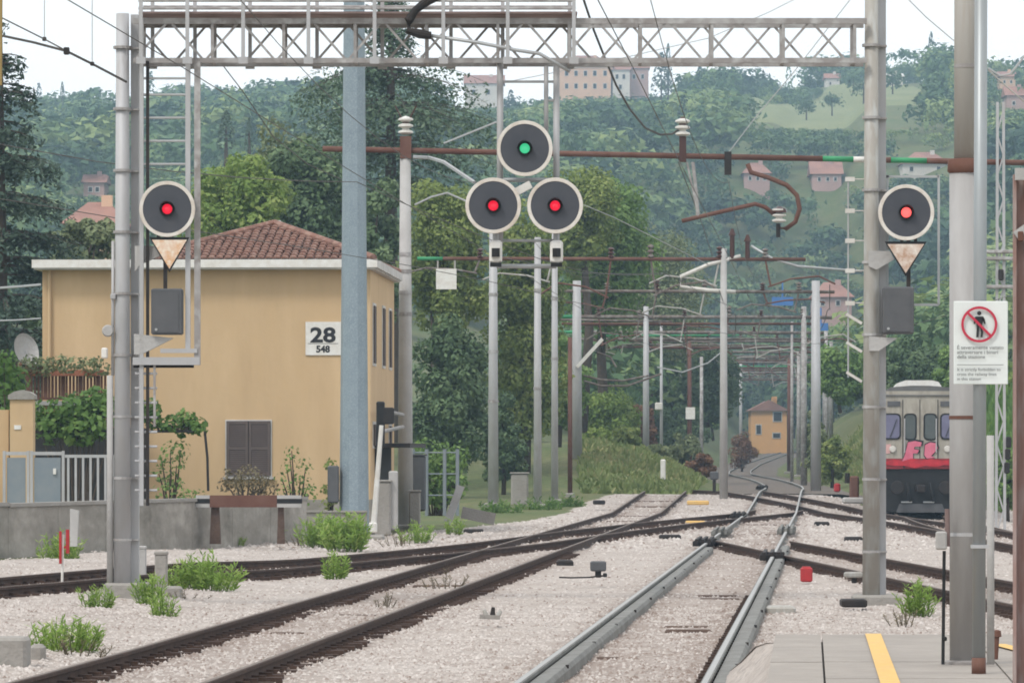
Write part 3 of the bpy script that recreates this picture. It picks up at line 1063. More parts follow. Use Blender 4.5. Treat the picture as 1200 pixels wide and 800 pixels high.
def mast_signal(label, cx, cy, lens, tri, trim, cab, w1, w2, shelf):
    c = P(cx, cy, DG - 0.3)
    root = thing('railway_signal', label, 'signal', (c[0], DG - 0.3, PZ(cab[3], DG)))
    signal_disc(cx, cy, DG - 0.45, lens, root)
    x0, x1, yt, ya = tri
    m = MB()
    m.prism([P(x0 - 3, yt - 3, DG - 0.44), P((x0 + x1) / 2, ya + 4, DG - 0.44), P(x1 + 3, yt - 3, DG - 0.44)], (0, 0.03, 0))
    t = m.build('triangle_plate', M_BLACK, root)
    ORIG[t.name] = ORIG[root.name]
    m = MB()
    m.prism([P(x0, yt, DG - 0.446), P((x0 + x1) / 2, ya, DG - 0.446), P(x1, yt, DG - 0.446)], (0, 0.005, 0))
    m.build('triangle_face', trim, t)
    m = MB()
    for xx in (cx - 8, cx + 8):
        m.box(gx(xx) - 0.02, gx(xx) + 0.02, DG - 0.42, DG - 0.38, gz(yt), gz(cy + 26))
    m.box(gx(cx) - 0.025, gx(cx) + 0.025, DG - 0.40, DG - 0.35, gz(cab[2] + 4), gz(cy + 20))
    m.build('support', M_DARK, root)
    x0, x1, y0, y1 = cab
    a, b = P(x0, y1, DG - 0.4), P(x1, y0, DG - 0.4)
    cbt = MB().bbox(((a[0] + b[0]) / 2, DG - 0.3, (a[2] + b[2]) / 2), b[0] - a[0], 0.24, b[2] - a[2], 0.018).build('cabinet', M_CAB, root)
    ORIG[cbt.name] = ORIG[root.name]
    m = MB()
    m.box(a[0] + 0.03, b[0] - 0.05, DG - 0.428, DG - 0.42, a[2] + 0.03, b[2] - 0.03)
    m.build('cabinet_door', M_CAB, cbt)
    MB().lathe([(0.001, 0.012), (0.018, 0.012), (0.018, 0)], P(x0 + 6, y1 - 6, DG - 0.428), (0, -1, 0), 10).build('lock', M_WIREL, cbt)
    wedge(w1, DG - 0.28, M_CONCL, root)
    wedge(w2, DG - 0.34, M_CONCL, root)
    return root


mast_signal('red light signal disc on the left gantry mast above a rust-stained triangle', 196, 245, M_LENSR, (178, 219, 281, 315), M_TRI, (177, 214, 338, 392),
            [(158, 288), (186, 288), (186, 300), (164, 310), (158, 318)], [(157, 391), (203, 396), (166, 415), (157, 415)], None)
mast_signal('red light signal disc on the right gantry mast above a white triangle', 1062, 249, M_LENSR2, (1040, 1083, 286, 320), M_TRI2, (1035, 1071, 336, 391),
            [(1018, 294), (1043, 294), (1048, 304), (1027, 316), (1018, 312)], [(1019, 394), (1052, 396), (1030, 411), (1019, 411)], None)

ctr = thing('railway_signal', 'three-disc hanging signal with one green above two red lights', 'signal', (gx(614), DG, gz(312)))
signal_disc(615, 174, DG - 0.30, M_LENSG, ctr)
signal_disc(578, 241, DG - 0.36, M_LENSR, ctr)
signal_disc(650.5, 241, DG - 0.36, M_LENSR, ctr)
for x, y0, y1, r in ((586, 72, 285, 0.042), (652, 72, 285, 0.042), (640, 78, 170, 0.03)):
    MB().tube([(gx(x), DG - 0.02, gz(y1)), (gx(x), DG - 0.02, gz(y0))], r, 10).build('hanger', M_GALV, ctr, smooth=True)
for y, x0, x1, r in ((96, 586, 652, 0.018), (118, 640, 652, 0.02), (211, 578, 652, 0.03), (312, 582, 652, 0.032), (282, 578, 652, 0.02)):
    MB().tube([(gx(x0), DG - 0.02, gz(y)), (gx(x1), DG - 0.02, gz(y))], r, 8).build('crossbar', M_WIREL, ctr, smooth=True)
m = MB()
m.beam(P(603, 226, DG - 0.25), P(622, 216, DG - 0.25), 0.1, 0.1)
m.build('junction_arm', M_PORW, ctr)
for x in (581, 652):
    lb = MB().bbox((gx(x), DG - 0.22, gz(296)), 0.17, 0.16, 0.30, 0.03).build('marker_lamp', M_WHITE, ctr)
    ORIG[lb.name] = ORIG[ctr.name]
    m = MB()
    m.tube([(gx(x), DG - 0.31, gz(302)), (gx(x), DG - 0.31, gz(292))], 0.055, 12)
    m.build('lamp_face', M_BLACK, lb)
    MB().cbox((gx(x), DG - 0.22, gz(311)), 0.15, 0.14, 0.05).build('lamp_base', M_BLACK, lb)
    MB().tube([(gx(x), DG - 0.1, gz(285)), (gx(x), DG - 0.1, gz(270))], 0.045, 8).build('lamp_stem', M_GALV, ctr)

# pipe and corrugated hose lying along the truss
cp = thing('cable_duct', 'pale slanting cable duct with a dark corrugated hose on the gantry truss', 'cable duct', (gx(560), DG - 0.4, gz(70)))
MB().tube([P(505, 42, DG - 0.42), P(560, 50, DG - 0.42), P(605, 59, DG - 0.42), P(632, 63, DG - 0.42), P(668, 84, DG - 0.42)], 0.024, 8).build('duct', M_WIREL, cp, smooth=True)
pts = [P(x, y, DG - 0.45) for (x, y) in ((505, 42), (492, 40), (478, 36), (479, 24), (487, 12), (500, 2), (514, -4))]
pts = [np.array(q) for q in pts]
MB().tube(pts, [0.05, 0.062, 0.05, 0.06, 0.05, 0.06, 0.05], 10).build('hose', M_DARK, cp)


# ------------------------------------------------------------ poles
def ground(X, d):
    return float(T(X, d))


def pole(name, label, cat, x, ytop, d, r0, r1, mt, collars=(), zb=None, n=12, group=None, smooth=True):
    X = PX(x, d)
    zb = ground(X, d) - 0.1 if zb is None else zb
    t = thing(name, label, cat, (X, d, zb), group)
    MB().tube([(X, d, zb), (X, d, PZ(ytop, d))], [r0, r1], n).build('shaft', mt, t, smooth=smooth)
    for y in collars:
        z = PZ(y, d)
        rr = r0 + (r1 - r0) * (z - zb) / (PZ(ytop, d) - zb) + 0.012
        MB().lathe([(rr - 0.02, -0.05), (rr, -0.05), (rr, 0.05), (rr - 0.02, 0.05)], (X, d, z), (0, 0, 1), n).build('collar', M_TRUSS, t)
    MB().bbox((X, d, zb + 0.1), r0 * 4, r0 * 4, 0.3, 0.04).build('foundation', M_CONC, t)
    return t


def insulator(mb_w, mb_b, c, h, r, n=4, axis=(0, 0, 1)):
    """stack of porcelain sheds along an axis, returns nothing"""
    ax = np.array(axis, float)
    prof = []
    for i in range(n):
        t = h * i / n
        prof += [(r * 0.45, t), (r, t + h / n * 0.3), (r * 0.95, t + h / n * 0.55), (r * 0.45, t + h / n * 0.8)]
    prof = [(0.001, 0)] + prof + [(0.001, h)]
    (mb_w or mb_b).lathe(prof, np.array(c, float), ax, 12)


tp = pole('lighting_tower', 'thick blue-grey faceted lighting tower pole in front of the yellow house', 'pole', 415, -330, 118, 0.345, 0.185, M_BLUEG, (), n=10, smooth=False)
MB().bbox((PX(391, 118), 117.8, PZ(567, 118)), 0.26, 0.3, 0.85, 0.03).build('junction_box', M_CAB, tp)

D1 = 135.0
pm = pole('catenary_mast', 'pale grey tapering mast with brown and white insulators on top beside the yellow house', 'mast', 475, 185, D1, 0.21, 0.14, M_CONCL, (298, 318, 343, 368), n=14)
m = MB()
m.box(PX(469, D1), PX(482, D1), D1 - 0.15, D1 + 0.15, PZ(186, D1), PZ(160, D1))
m.build('insulator_cage', M_RUSTPIPE, pm)
m = MB()
insulator(m, None, P(475.5, 158, D1), 0.5, 0.2, 3)
m.build('insulator', M_PORW, pm)
m = MB()
m.tube([P(475.5, 147, D1), P(475.5, 138, D1)], 0.1, 8)
m.tube([P(463, 124, D1), P(475, 147, D1)], 0.02, 5)
m.tube([P(488, 124, D1), P(476, 147, D1)], 0.02, 5)
m.build('cap', M_PORC, pm)

# long rusty feeder beam across the yard
fb = thing('feeder_beam', 'long rusty horizontal feeder pipe with green bands crossing behind the gantry', 'beam', (PX(780, D1), D1, PZ(185, D1)))


def yb(x):
    return 174.5 + (x - 378) * (190.5 - 174.5) / (1187 - 378)


cuts = [(378, 964, M_RUSTPIPE), (964, 1000, M_GREEN), (1000, 1013, M_WHITE), (1013, 1044, M_RUSTPIPE), (1044, 1086, M_GREEN), (1086, 1250, M_RUSTPIPE)]
for (a, b, mt) in cuts:
    MB().tube([P(a + 0.05, yb(a), D1), P(b - 0.05, yb(b), D1)], 0.075, 10).build('pipe', mt, fb, smooth=True)
for (x, y0, y1, r) in ((800, 181, 152, 0.16),):
    m = MB()
    insulator(m, None, P(x, 160, D1), 0.5, 0.2, 3)
    m.build('insulator', M_PORW, fb)
    m = MB()
    m.box(PX(x - 4, D1), PX(x + 4, D1), D1 - 0.1, D1 + 0.1, PZ(190, D1), PZ(160, D1))
    m.tube([P(x, 149, D1), P(x, 137, D1)], [0.12, 0.06], 8)
    m.build('insulator_mount', M_PORC, fb)
m = MB()
m.box(PX(849, D1), PX(857, D1), D1 - 0.1, D1 + 0.1, PZ(205, D1), PZ(178, D1))
m.build('clamp', M_DARK, fb)
# dropper and steady arm
m = MB()
m.tube([P(812, 190, D1), P(816, 228, D1), P(818, 254, D1)], 0.05, 8)
m.tube([P(805, 190, D1), P(812, 222, D1), P(818, 252, D1)], 0.03, 8)
m.build('dropper_tube', M_TRUSS, fb)
MB().tube([P(799, 259, D1), P(820, 254, D1), P(850, 247, D1), P(885, 239, D1), P(897, 243, D1), P(908, 252, D1)], 0.06, 8).build('steady_arm', M_RUSTPIPE, fb, smooth=True)
MB().tube([P(876, 192, D1), P(880, 202, D1), P(900, 208, D1), P(922, 217, D1), P(934, 229, D1), P(937, 245, D1), P(932, 260, D1), P(921, 268, D1), P(912, 267, D1)], 0.065, 8).build('curved_arm', M_RUSTPIPE, fb, smooth=True)
m = MB()
insulator(m, None, P(913, 261, D1), 0.42, 0.19, 3)
m.build('insulator', M_PORW, fb)
MB().lathe([(0.01, 0), (0.2, 0.02), (0.17, 0.12), (0.04, 0.18)], P(913.5, 250, D1), (0, 0, 1), 12).build('insulator_cap', M_PORC, fb)
MB().tube([P(912, 278, D1), P(912, 262, D1)], 0.06, 8).build('insulator_foot', M_DARK, fb)
# lattice mast that carries the beam on the right
lm = thing('lattice_mast', 'slim lattice mast with dark fittings just left of the right edge post', 'mast', (PX(1172, D1), D1, ground(PX(1172, D1), D1)))
for dx in (-5, 5):
    m = MB()
    m.beam((PX(1172 + dx, D1), D1 - 0.1, -0.3), (PX(1172 + dx * 0.7, D1), D1 - 0.1, PZ(120, D1)), 0.07, 0.07)
    m.build('leg', M_GALV, lm)
for i, y in enumerate(np.arange(130, 610, 26)):
    m = MB()
    s_ = 1 if i % 2 else -1
    m.beam(P(1172 - 4 * s_, y, D1 - 0.1), P(1172 + 4 * s_, y + 26, D1 - 0.1), 0.04, 0.04)
    m.build('brace', M_GALV, lm)
for y in (295, 303, 336):
    m = MB()
    m.tube([P(1154, y, D1 - 0.2), P(1190, y, D1 - 0.2)], 0.05, 6)
    m.build('cross_arm', M_TRUSS, lm)
for x, y in ((1173, 322), (1176, 372), (1176, 408), (1182, 518), (1181, 532), (1180, 548)):
    MB().bbox(P(x, y, D1 - 0.25), 0.14, 0.14, 0.3, 0.03).build('fitting', M_DARK, lm)

# far poles standing beside the left track
pole('catenary_mast', 'grey mast below the left red disc of the hanging signal', 'mast', 578, 250, 172, 0.19, 0.13, M_GALV, (345, 412, 470), group='masts beside the junction')
pole('catenary_mast', 'thin pale mast seen between the two red discs', 'mast', 630, 278, 171, 0.145, 0.11, M_GALV, (340, 455), group='masts beside the junction')
pole('catenary_mast', 'thin grey mast rising to the right red disc of the hanging signal', 'mast', 650, 250, 177, 0.13, 0.10, M_GALV, (350, 420), group='masts beside the junction')
pole('rusty_post', 'thin rust-red post left of the blue-grey portal mast', 'post', 668, 395, 186, 0.09, 0.08, M_RUSTPIPE)

pole('catenary_mast', 'slender reddish mast just left of the right corridor portals', 'mast', 925, 418, 350, 0.17, 0.13, M_RUSTPIPE, (), group='masts in the corridor')
pole('catenary_mast', 'second slender reddish mast in the corridor beside the orange house', 'mast', 936, 412, 318, 0.15, 0.12, M_TRUSS, (), group='masts in the corridor')
pole('catenary_mast', 'thin far mast left of the orange house', 'mast', 868, 425, 430, 0.15, 0.12, M_GALV, (), group='masts in the corridor')
pole('catenary_mast', 'thin mast between the rust-red mast and the concrete portal post', 'mast', 822, 418, 300, 0.12, 0.1, M_TRUSS, (), group='masts in the corridor')
PORT = [
    # d, left post x, right post x, beam y, beam x0, beam x1, label bits
    (182, None, 848, 303, 489, 944, 'nearest rusty portal beam of the junction with a green left end'),
    (205, 676, 956, 341, 590, 978, 'second portal beam with blue-grey left mast and green end'),
    (240, 757, 942, 371, 642, 975, 'third portal over the tracks with slender pale left mast'),
    (270, 775, 928, 389, 655, 965, 'fourth portal whose left mast carries a small lamp'),
    (302, 808, 968, 399, 690, 970, 'fifth portal with a rust-red mast bearing a white plate'),
    (345, 796, 974, 412, 745, 976, 'sixth portal frame deep in the track corridor'),
    (400, 800, 972, 424, 790, 974, 'seventh portal frame close to the orange house'),
    (470, 806, 966, 436, 804, 968, 'farthest portal frame before the orange house'),
]
for k, (d, xl_, xr_, y, bx0, bx1, lab) in enumerate(PORT):
    t = thing('catenary_portal', lab, 'portal', (PX((bx0 + bx1) / 2, d), d, ground(PX((bx0 + bx1) / 2, d), d)), 'overhead line portals')
    red = k in (0, 4)
    pmats = {0: M_CONCL, 1: M_GALV, 2: M_GALV, 3: M_GALV, 4: M_RUSTPIPE, 5: M_GALV, 6: M_TRUSS, 7: M_TRUSS}
    rr = {0: 0.15, 1: 0.22, 2: 0.16, 3: 0.09, 4: 0.15, 5: 0.15, 6: 0.18, 7: 0.2}[k]
    for x, mt in ((xl_, pmats[k]), (xr_, M_CONCL if k == 0 else (M_GALV if k == 1 else M_TRUSS))):
        if x is None:
            continue
        X = PX(x, d)
        MB().tube([(X, d, ground(X, d) - 0.3), (X, d, PZ(y - 12, d))], [rr, rr * 0.75], 10).build('post', mt, t, smooth=True)
    mt = M_RUSTPIPE if k < 1 else M_PORTAL
    g = 0.07 if k < 2 else 0.09
    MB().tube([P(bx0 + 30, y, d), P(bx1, y + 1, d)], g, 8).build('beam', mt, t, smooth=True)
    MB().tube([P(bx0, y, d), P(bx0 + 29.9, y, d)], g, 8).build('beam_end', M_GREEN, t, smooth=True)
    if k > 1:
        MB().tube([P(bx0 + 16, y + 9 - k * 0.3, d + 0.5), P(bx1 - 14, y + 9 - k * 0.3, d + 0.5)], g * 0.7, 8).build('lower_beam', M_PORTAL if k % 2 else M_RUSTPIPE, t, smooth=True)
    rs = random.Random(30 + k)
    for q_ in range(2 if k > 1 else 0):
        xa = bx0 + rs.uniform(0, 60)
        MB().tube([P(xa, y + 4 + 5 * q_ + rs.uniform(-1, 1), d + 1.0 + q_), P(xa + rs.uniform(120, 190), y + 4 + 5 * q_ + rs.uniform(-1, 2), d + 1.0 + q_)], g * 0.55, 6).build('feeder_tube', (M_GREEN if (k + q_) % 3 == 0 else M_PORTAL) if q_ == 0 else M_RUSTPIPE, t, smooth=True)
    for i, fx in enumerate((0.16, 0.33, 0.48, 0.62, 0.76, 0.9)):
        x = bx0 + (bx1 - bx0) * fx + rs.uniform(-9, 9)
        m = MB()
        insulator(m, None, P(x, y, d) + np.array((0, 0, 0.02)), rs.uniform(0.3, 0.5), 0.12, 3)
        m.build('insulator', M_PORTAL if i % 2 else M_PORC, t)
        m = MB()
        s_ = F / d
        up = rs.uniform(0.5, 1.4) * s_
        fl_ = rs.choice((-1, 1))
        m.tube([P(x, y, d), P(x + 0.2 * s_ * fl_, y + up, d)], 0.035, 6)
        m.tube([P(x + 0.1 * s_ * fl_, y + up, d), P(x + 0.9 * s_ * fl_, y + up * 0.72, d), P(x + 1.9 * s_ * fl_, y + up * 0.62, d), P(x + 2.5 * s_ * fl_, y + up * 0.9, d)], 0.032, 6)
        m.build('steady_arm', (M_PORTAL, M_OLIVE, M_RUSTPIPE)[(i + k) % 3], t)
    if k == 3:
        MB().bbox(P(772, 476, d - 0.2), 0.4, 0.3, 0.4, 0.05).build('lamp', M_PORW, t)
    if k == 4:
        MB().cbox(P(809, 484, d - 0.2), 0.55, 0.04, 0.7).build('number_plate', M_WHITE, t)
    if k == 1:
        MB().beam(P(676, 430, d - 0.3), P(706, 397, d - 0.3), 0.2, 0.14).build('strut', M_WHITE, t)
        MB().tube([P(684, 440, d), P(705, 445, d), P(730, 446, d), P(760, 440, d)], 0.04, 6).build('stay', M_PORTAL, t)
        MB().tube([P(684, 446, d), P(705, 452, d), P(735, 452, d), P(775, 438, d)], 0.04, 6).build('stay', M_PORTAL, t)
        MB().tube([P(700, 413, d), P(715, 418, d), P(722, 430, d)], 0.04, 6).build('stay', M_PORTAL, t)
    if k == 0:
        # V shaped white insulated arm left of mast 848
        MB().tube([P(868, 300, d), P(830, 310, d), P(798, 324, d), P(797, 336, d), P(830, 340, d), P(862, 342, d)], 0.075, 8).build('cantilever', M_PORW, t, smooth=True)
        MB().tube([P(880, 288, d), P(905, 303, d), P(935, 312, d), P(1010, 318, d)], 0.05, 8).build('cantilever', M_WIREL, t, smooth=True)
        for x, y0 in ((858, 268), (876, 275)):
            m = MB()
            m.tube([P(x, 303, d), P(x, y0 + 8, d)], 0.09, 8)
            m.tube([P(x, y0 + 8, d), P(x, y0, d)], [0.14, 0.05], 8)
            m.build('insulator', M_PORC, t)
        m = MB()
        m.box(PX(511, d), PX(535, d), d - 0.04, d, PZ(339, d), PZ(315, d))
        m.build('blank_board', M_WHITE, t)
        for x in (513, 533):
            m = MB()
            m.box(PX(x - 1, d), PX(x + 1, d), d - 0.03, d, PZ(315, d), PZ(304, d))
            m.build('board_hanger', M_OLIVE, t)

# two blue plates and white boards hanging among the portals
for x, y, w, h, lab in ((917, 353, 25, 10, 'upper blue plate hanging among the portal beams'), (962, 383, 17, 9, 'lower blue plate hanging among the portal beams')):
    d = 262
    m = MB()
    m.box(PX(x - w / 2, d), PX(x + w / 2, d), d - 0.05, d + 0.02, PZ(y + h / 2, d), PZ(y - h / 2, d))
    m.box(PX(x, d) - 0.04, PX(x, d) + 0.04, d, d + 0.05, PZ(y - h / 2, d), PZ(y - h / 2 - 18, d))
    tag(m.build('hanging_plate', mat('blue_plate', (0.06, 0.17, 0.42), 0.6, 0, (0.09, 0.2, 0.42), 3)), lab, 'plate', 'blue plates')

# ------------------------------------------------------------ right foreground poles and sign
D2 = 35.1
bp = thing('platform_pole', 'thick grey and rust-streaked pole standing on the platform', 'pole', (PX(1132, D2), D2, ZP))
MB().tube([(PX(1132, D2), D2, ZP), (PX(1131, D2), D2, PZ(200, D2))], [0.112, 0.108], 24)  .build('lower_shaft', mat('weathered_pole', (0.40, 0.39, 0.385), 0.7, 0.1, (0.29, 0.275, 0.26), 5.0, 0.3, 0, 14, (0.34, 0.33, 0.32), stretch=(1, 1, 0.2)), bp, smooth=True)
MB().tube([(PX(1131, D2), D2, PZ(200.0, D2)), (PX(1131, D2), D2, PZ(-130, D2))], [0.076, 0.074], 20).build('upper_shaft', mat('rust_streaked', (0.41, 0.40, 0.38), 0.7, 0.1, (0.33, 0.29, 0.245), 9.0, 0.2, 0, 25, (0.385, 0.365, 0.335), stretch=(1, 1, 0.12)), bp, smooth=True)
MB().lathe([(0.07, 0.06), (0.118, 0.05), (0.122, -0.03), (0.10, -0.05)], (PX(1131, D2), D2, PZ(196, D2)), (0, 0, 1), 20).build('collar', M_RUSTPIPE, bp, smooth=True)
for y, mt in ((78, M_TRUSS), (489, M_RUSTPIPE), (626, M_GALV)):
    rr = 0.08 if y < 190 else 0.114
    MB().lathe([(rr - 0.01, -0.012), (rr, -0.012), (rr, 0.012), (rr - 0.01, 0.012)], (PX(1131.5, D2), D2, PZ(y, D2)), (0, 0, 1), 20).build('strap', mt, bp)
MB().lathe([(0.112, 0.0), (0.17, 0.0), (0.17, 0.02), (0.112, 0.03)], (PX(1132, D2), D2, ZP), (0, 0, 1), 20).build('base_flange', M_TRUSS, bp)
D3 = 33.6
sp = thing('sign_pole', 'slim silver pole in front of the thick platform pole', 'pole', (PX(1148, D3), D3, ZP - 0.1))
MB().tube([(PX(1147, D3), D3, ZP - 0.02), (PX(1150, D3), D3, PZ(-130, D3))], [0.044, 0.042], 16).build('shaft', mat('silver_pole', (0.34, 0.37, 0.38), 0.45, 0.4, (0.27, 0.28, 0.28), 2.5, 0.4, 0, 12, (0.30, 0.31, 0.31), stretch=(1, 1, 0.2)), sp, smooth=True)
MB().tube([(PX(1147, D3), D3, ZP - 0.01), (PX(1147, D3), D3, PZ(770, D3))], 0.047, 16).build('rusty_foot', M_RUSTPIPE, sp, smooth=True)
MB().tube([P(1161, 778, D3 + 1.2), P(1160.5, 510, D3 + 1.2)], 0.026, 12).build('stub_pipe', M_CONCL, sp, smooth=True)
for y in (395, 430, 640):
    m = MB()
    m.box(PX(1138, D3), PX(1158, D3), D3 - 0.052, D3 + 0.05, PZ(y + 2, D3), PZ(y - 2, D3))
    m.build('pole_clip', M_GALV, sp)

ns = thing('warning_sign', 'white no-pedestrians sign with red ring and small text on the silver pole', 'sign', (PX(1149, D3), D3 - 0.06, PZ(450, D3)))
d = D3 - 0.06
pl = MB().bbox((PX(1149.5, d), d + 0.012, PZ(401.5, d)), 0.355, 0.012, 0.545, 0.004).build('sign_plate', M_SIGNW, ns)
ORIG[pl.name] = ORIG[ns.name]
d = D3 - 0.07
c = P(1147.5, 380, d)
MB().lathe([(0.102, 0.0), (0.102, 0.004), (0.118, 0.004), (0.118, 0.0)], c, (0, -1, 0), 40).build('ring', M_SIGNR, pl)
m = MB()
# walking figure
m.lathe([(0.001, 0.003), (0.014, 0.003)], c + np.array((0, 0, 0.073)), (0, -1, 0), 16)


def fl(pts, mbx, z=0.003):
    mbx.prism([(c[0] + a, d - z, c[2] + b) for (a, b) in pts], (0, 0.002, 0))


fl([(-0.024, 0.052), (0.024, 0.052), (0.03, 0.046), (0.018, -0.012), (-0.016, -0.012)], m)
fl([(-0.024, 0.052), (-0.034, 0.04), (-0.036, 0.002), (-0.028, 0.002), (-0.02, 0.03)], m)
fl([(0.024, 0.052), (0.036, 0.036), (0.042, 0.004), (0.034, 0.002), (0.02, 0.03)], m)
fl([(-0.016, -0.012), (0.002, -0.012), (-0.004, -0.085), (-0.02, -0.085)], m)
fl([(0.002, -0.012), (0.018, -0.012), (0.026, -0.05), (0.022, -0.085), (0.008, -0.085), (0.012, -0.05)], m)
m.build('pictogram', M_INK, pl)
m = MB()
fl([(-0.078, 0.066), (-0.066, 0.078), (0.078, -0.066), (0.066, -0.078)], m, 0.005)
m.build('slash', M_SIGNR, pl)


def text(body, size, loc, mt, parent, name='lettering', bold=0.0, align='LEFT', sx=1.0, rz=0.0):
    cu = bpy.data.curves.new(name, 'FONT')
    cu.body = body
    cu.size = size
    cu.align_x = align
    cu.offset = bold
    cu.resolution_u = 3
    to = bpy.data.objects.new(name, cu)
    COL.objects.link(to)
    bpy.context.view_layer.update()
    dg = bpy.context.evaluated_depsgraph_get()
    me = bpy.data.meshes.new_from_object(to.evaluated_get(dg))
    COL.objects.unlink(to)
    bpy.data.objects.remove(to)
    co = np.zeros(len(me.vertices) * 3)
    me.vertices.foreach_get('co', co)
    co = co.reshape(-1, 3)
    o = ORIG[parent.name]
    new = np.stack([co[:, 0] * sx * math.cos(rz), co[:, 0] * sx * math.sin(rz), co[:, 1]], 1) + np.array(loc) - o
    me.vertices.foreach_set('co', new.ravel())
    me.update()
    me.name = name
    ob = bpy.data.objects.new(name, me)
    return link(ob, mt, parent, o)


x0 = PX(1121.5, d)
for i, (ln, y) in enumerate((("È severamente vietato", 409), ("attraversare i binari", 414.5), ("della stazione", 420))):
    text(ln, 0.034, (x0, d + 0.002, PZ(y, d)), M_INK, pl)
for i, (ln, y) in enumerate((("It is strictly forbidden to", 434.5), ("cross the railway lines", 440), ("in this station", 445.5))):
    text(ln, 0.029, (x0, d + 0.002, PZ(y, d)), M_INK, pl)
m = MB()
m.box(x0, PX(1176, d), d + 0.001, d + 0.003, PZ(427.6, d), PZ(427.0, d))
m.build('divider', M_CAB, pl)

kb = thing('key_box', 'small pale key box on a thin black rod beside the platform pole', 'box', (PX(1106, 34.9), 34.9, ZP))
MB().bbox(P(1103, 633, 34.9), 0.075, 0.06, 0.125, 0.01).build('box', M_CONCL, kb)
MB().tube([P(1106.5, 645, 34.9), P(1105, 778, 34.9)], 0.012, 8).build('rod', M_BLACK, kb)
MB().tube([P(1110, 596, 34.95), P(1110.5, 640, 34.95)], 0.018, 8).build('cable_sleeve', mat('brown_sleeve', (0.2, 0.14, 0.13), 0.7), kb)
MB().bbox(P(1107, 748, 34.9), 0.03, 0.04, 0.03, 0.006).build('clip', M_BLACK, kb)
DE = 31.0
ep = thing('edge_post', 'rusty brown steel post cut off by the right edge of the picture', 'post', (PX(1196, DE), DE, ZP - 0.3))
m = MB()
m.box(PX(1187, DE), PX(1205, DE), DE, DE + 0.012, ZP - 0.05, PZ(205, DE))
m.box(PX(1187, DE), PX(1190, DE), DE - 0.06, DE - 0.001, ZP - 0.05, PZ(205, DE))
m.box(PX(1202, DE), PX(1205, DE), DE - 0.06, DE - 0.001, ZP - 0.05, PZ(205, DE))
m.build('channel', mat('rose_rust', (0.33, 0.23, 0.21), 0.75, 0.1, (0.24, 0.13, 0.10), 8, 0.4, 0, 20, (0.36, 0.29, 0.27), stretch=(1, 1, 0.2)), ep)
m = MB()
m.box(PX(1188, DE), PX(1215, DE), DE - 0.1, DE - 0.062, PZ(212, DE), PZ(198, DE))
m.build('bracket', M_CONCL, ep)
m = MB()
m.beam(P(1190, 276, DE - 0.07), P(1210, 262, DE - 0.07), 0.03, 0.05)
m.build('bracket', M_CONCL, ep)
MB().bbox(P(1196, 277, DE - 0.08), 0.035, 0.03, 0.06, 0.005).build('hinge', M_RUSTPIPE, ep)
m = MB()
m.tube([P(1168, 745, 36), P(1166, 778, 36)], 0.02, 8)
m.lathe([(0.001, 0.0), (0.035, 0.01), (0.03, 0.05), (0.001, 0.06)], P(1168, 747, 36), (0, 0, 1), 10)
tag(m.build('pipe_stub', M_RUSTPIPE), 'short rusty pipe stub standing on the platform behind the poles', 'pipe')
tag(MB().tube([P(0.5, 100, 60), P(1, -20, 60)], [0.02, 0.022], 8).build('thin_post', mat('ochre_post', (0.34, 0.24, 0.09), 0.7)), 'thin ochre rod hanging at the top left corner', 'rod')
#SECTION3

# ------------------------------------------------------------ yellow house
DH = 125.0
HX0 = PX(434, DH)
UA, VA = np.array((0.9992, -0.04)), np.array((0.04, 0.9992))


def BL(u, v, z):
    p = np.array((HX0, DH)) + UA * u + VA * v
    return (p[0], p[1], z)


def hu(x):
    return (x - 434) / 48.0


def hz(y):
    return PZ(y, DH)


def hbox(mb, u0, u1, v0, v1, z0, z1):
    return mb.add([BL(u0, v0, z0), BL(u1, v0, z0), BL(u1, v1, z0), BL(u0, v1, z0), BL(u0, v0, z1), BL(u1, v0, z1), BL(u1, v1, z1), BL(u0, v1, z1)],
                  [(0, 3, 2, 1), (4, 5, 6, 7), (0, 1, 5, 4), (1, 2, 6, 5), (2, 3, 7, 6), (3, 0, 4, 7)])


U0, U1, VB = hu(48), 0.0, 9.2
ZE = hz(316)
house = thing('yellow_house', 'two-storey ochre house with red hipped roof and white eaves left of the tracks', 'house', BL(-4, 0, 0.2))
hbox(MB(), U0, U1, 0, VB, 0.0, ZE).build('wall', M_PLASTER, house)
hbox(MB(), U0 - 0.02, U1 + 0.015, -0.015, VB + 0.02, 0.0, hz(585)).build('plinth', M_WALLC, house)
hbox(MB(), U0 - 0.16, U1 + 0.14, -0.42, VB + 0.4, ZE + 0.002, hz(306)).build('eaves', M_FASCIA, house)
hbox(MB(), U0 - 0.2, U1 + 0.2, -0.47, -0.421, hz(314), hz(304.5)).build('gutter', M_WHITE, house)
hbox(MB(), U1 + 0.141, U1 + 0.2, -0.42, VB + 0.4, hz(314), hz(304.5)).build('gutter', M_FASCIA, house)
# hipped roof
ru0, ru1, rv0, rv1 = hu(160), U1 + 0.1, -0.36, VB + 0.3
ZR0 = hz(306) + 0.003
au = hu(299) + 0.1
apa, apb = BL(au, 4.2, 7.56), BL(au, 5.0, 7.56)
m = MB()
m.add([BL(ru0, rv0, ZR0), BL(ru1, rv0, ZR0), BL(ru1, rv1, ZR0), BL(ru0, rv1, ZR0), apa, apb], [(0, 1, 4), (1, 2, 5, 4), (2, 3, 5), (3, 0, 4, 5), (3, 2, 1, 0)])
roof = m.build('roof', M_TILE, house)
ORIG[roof.name] = ORIG[house.name]


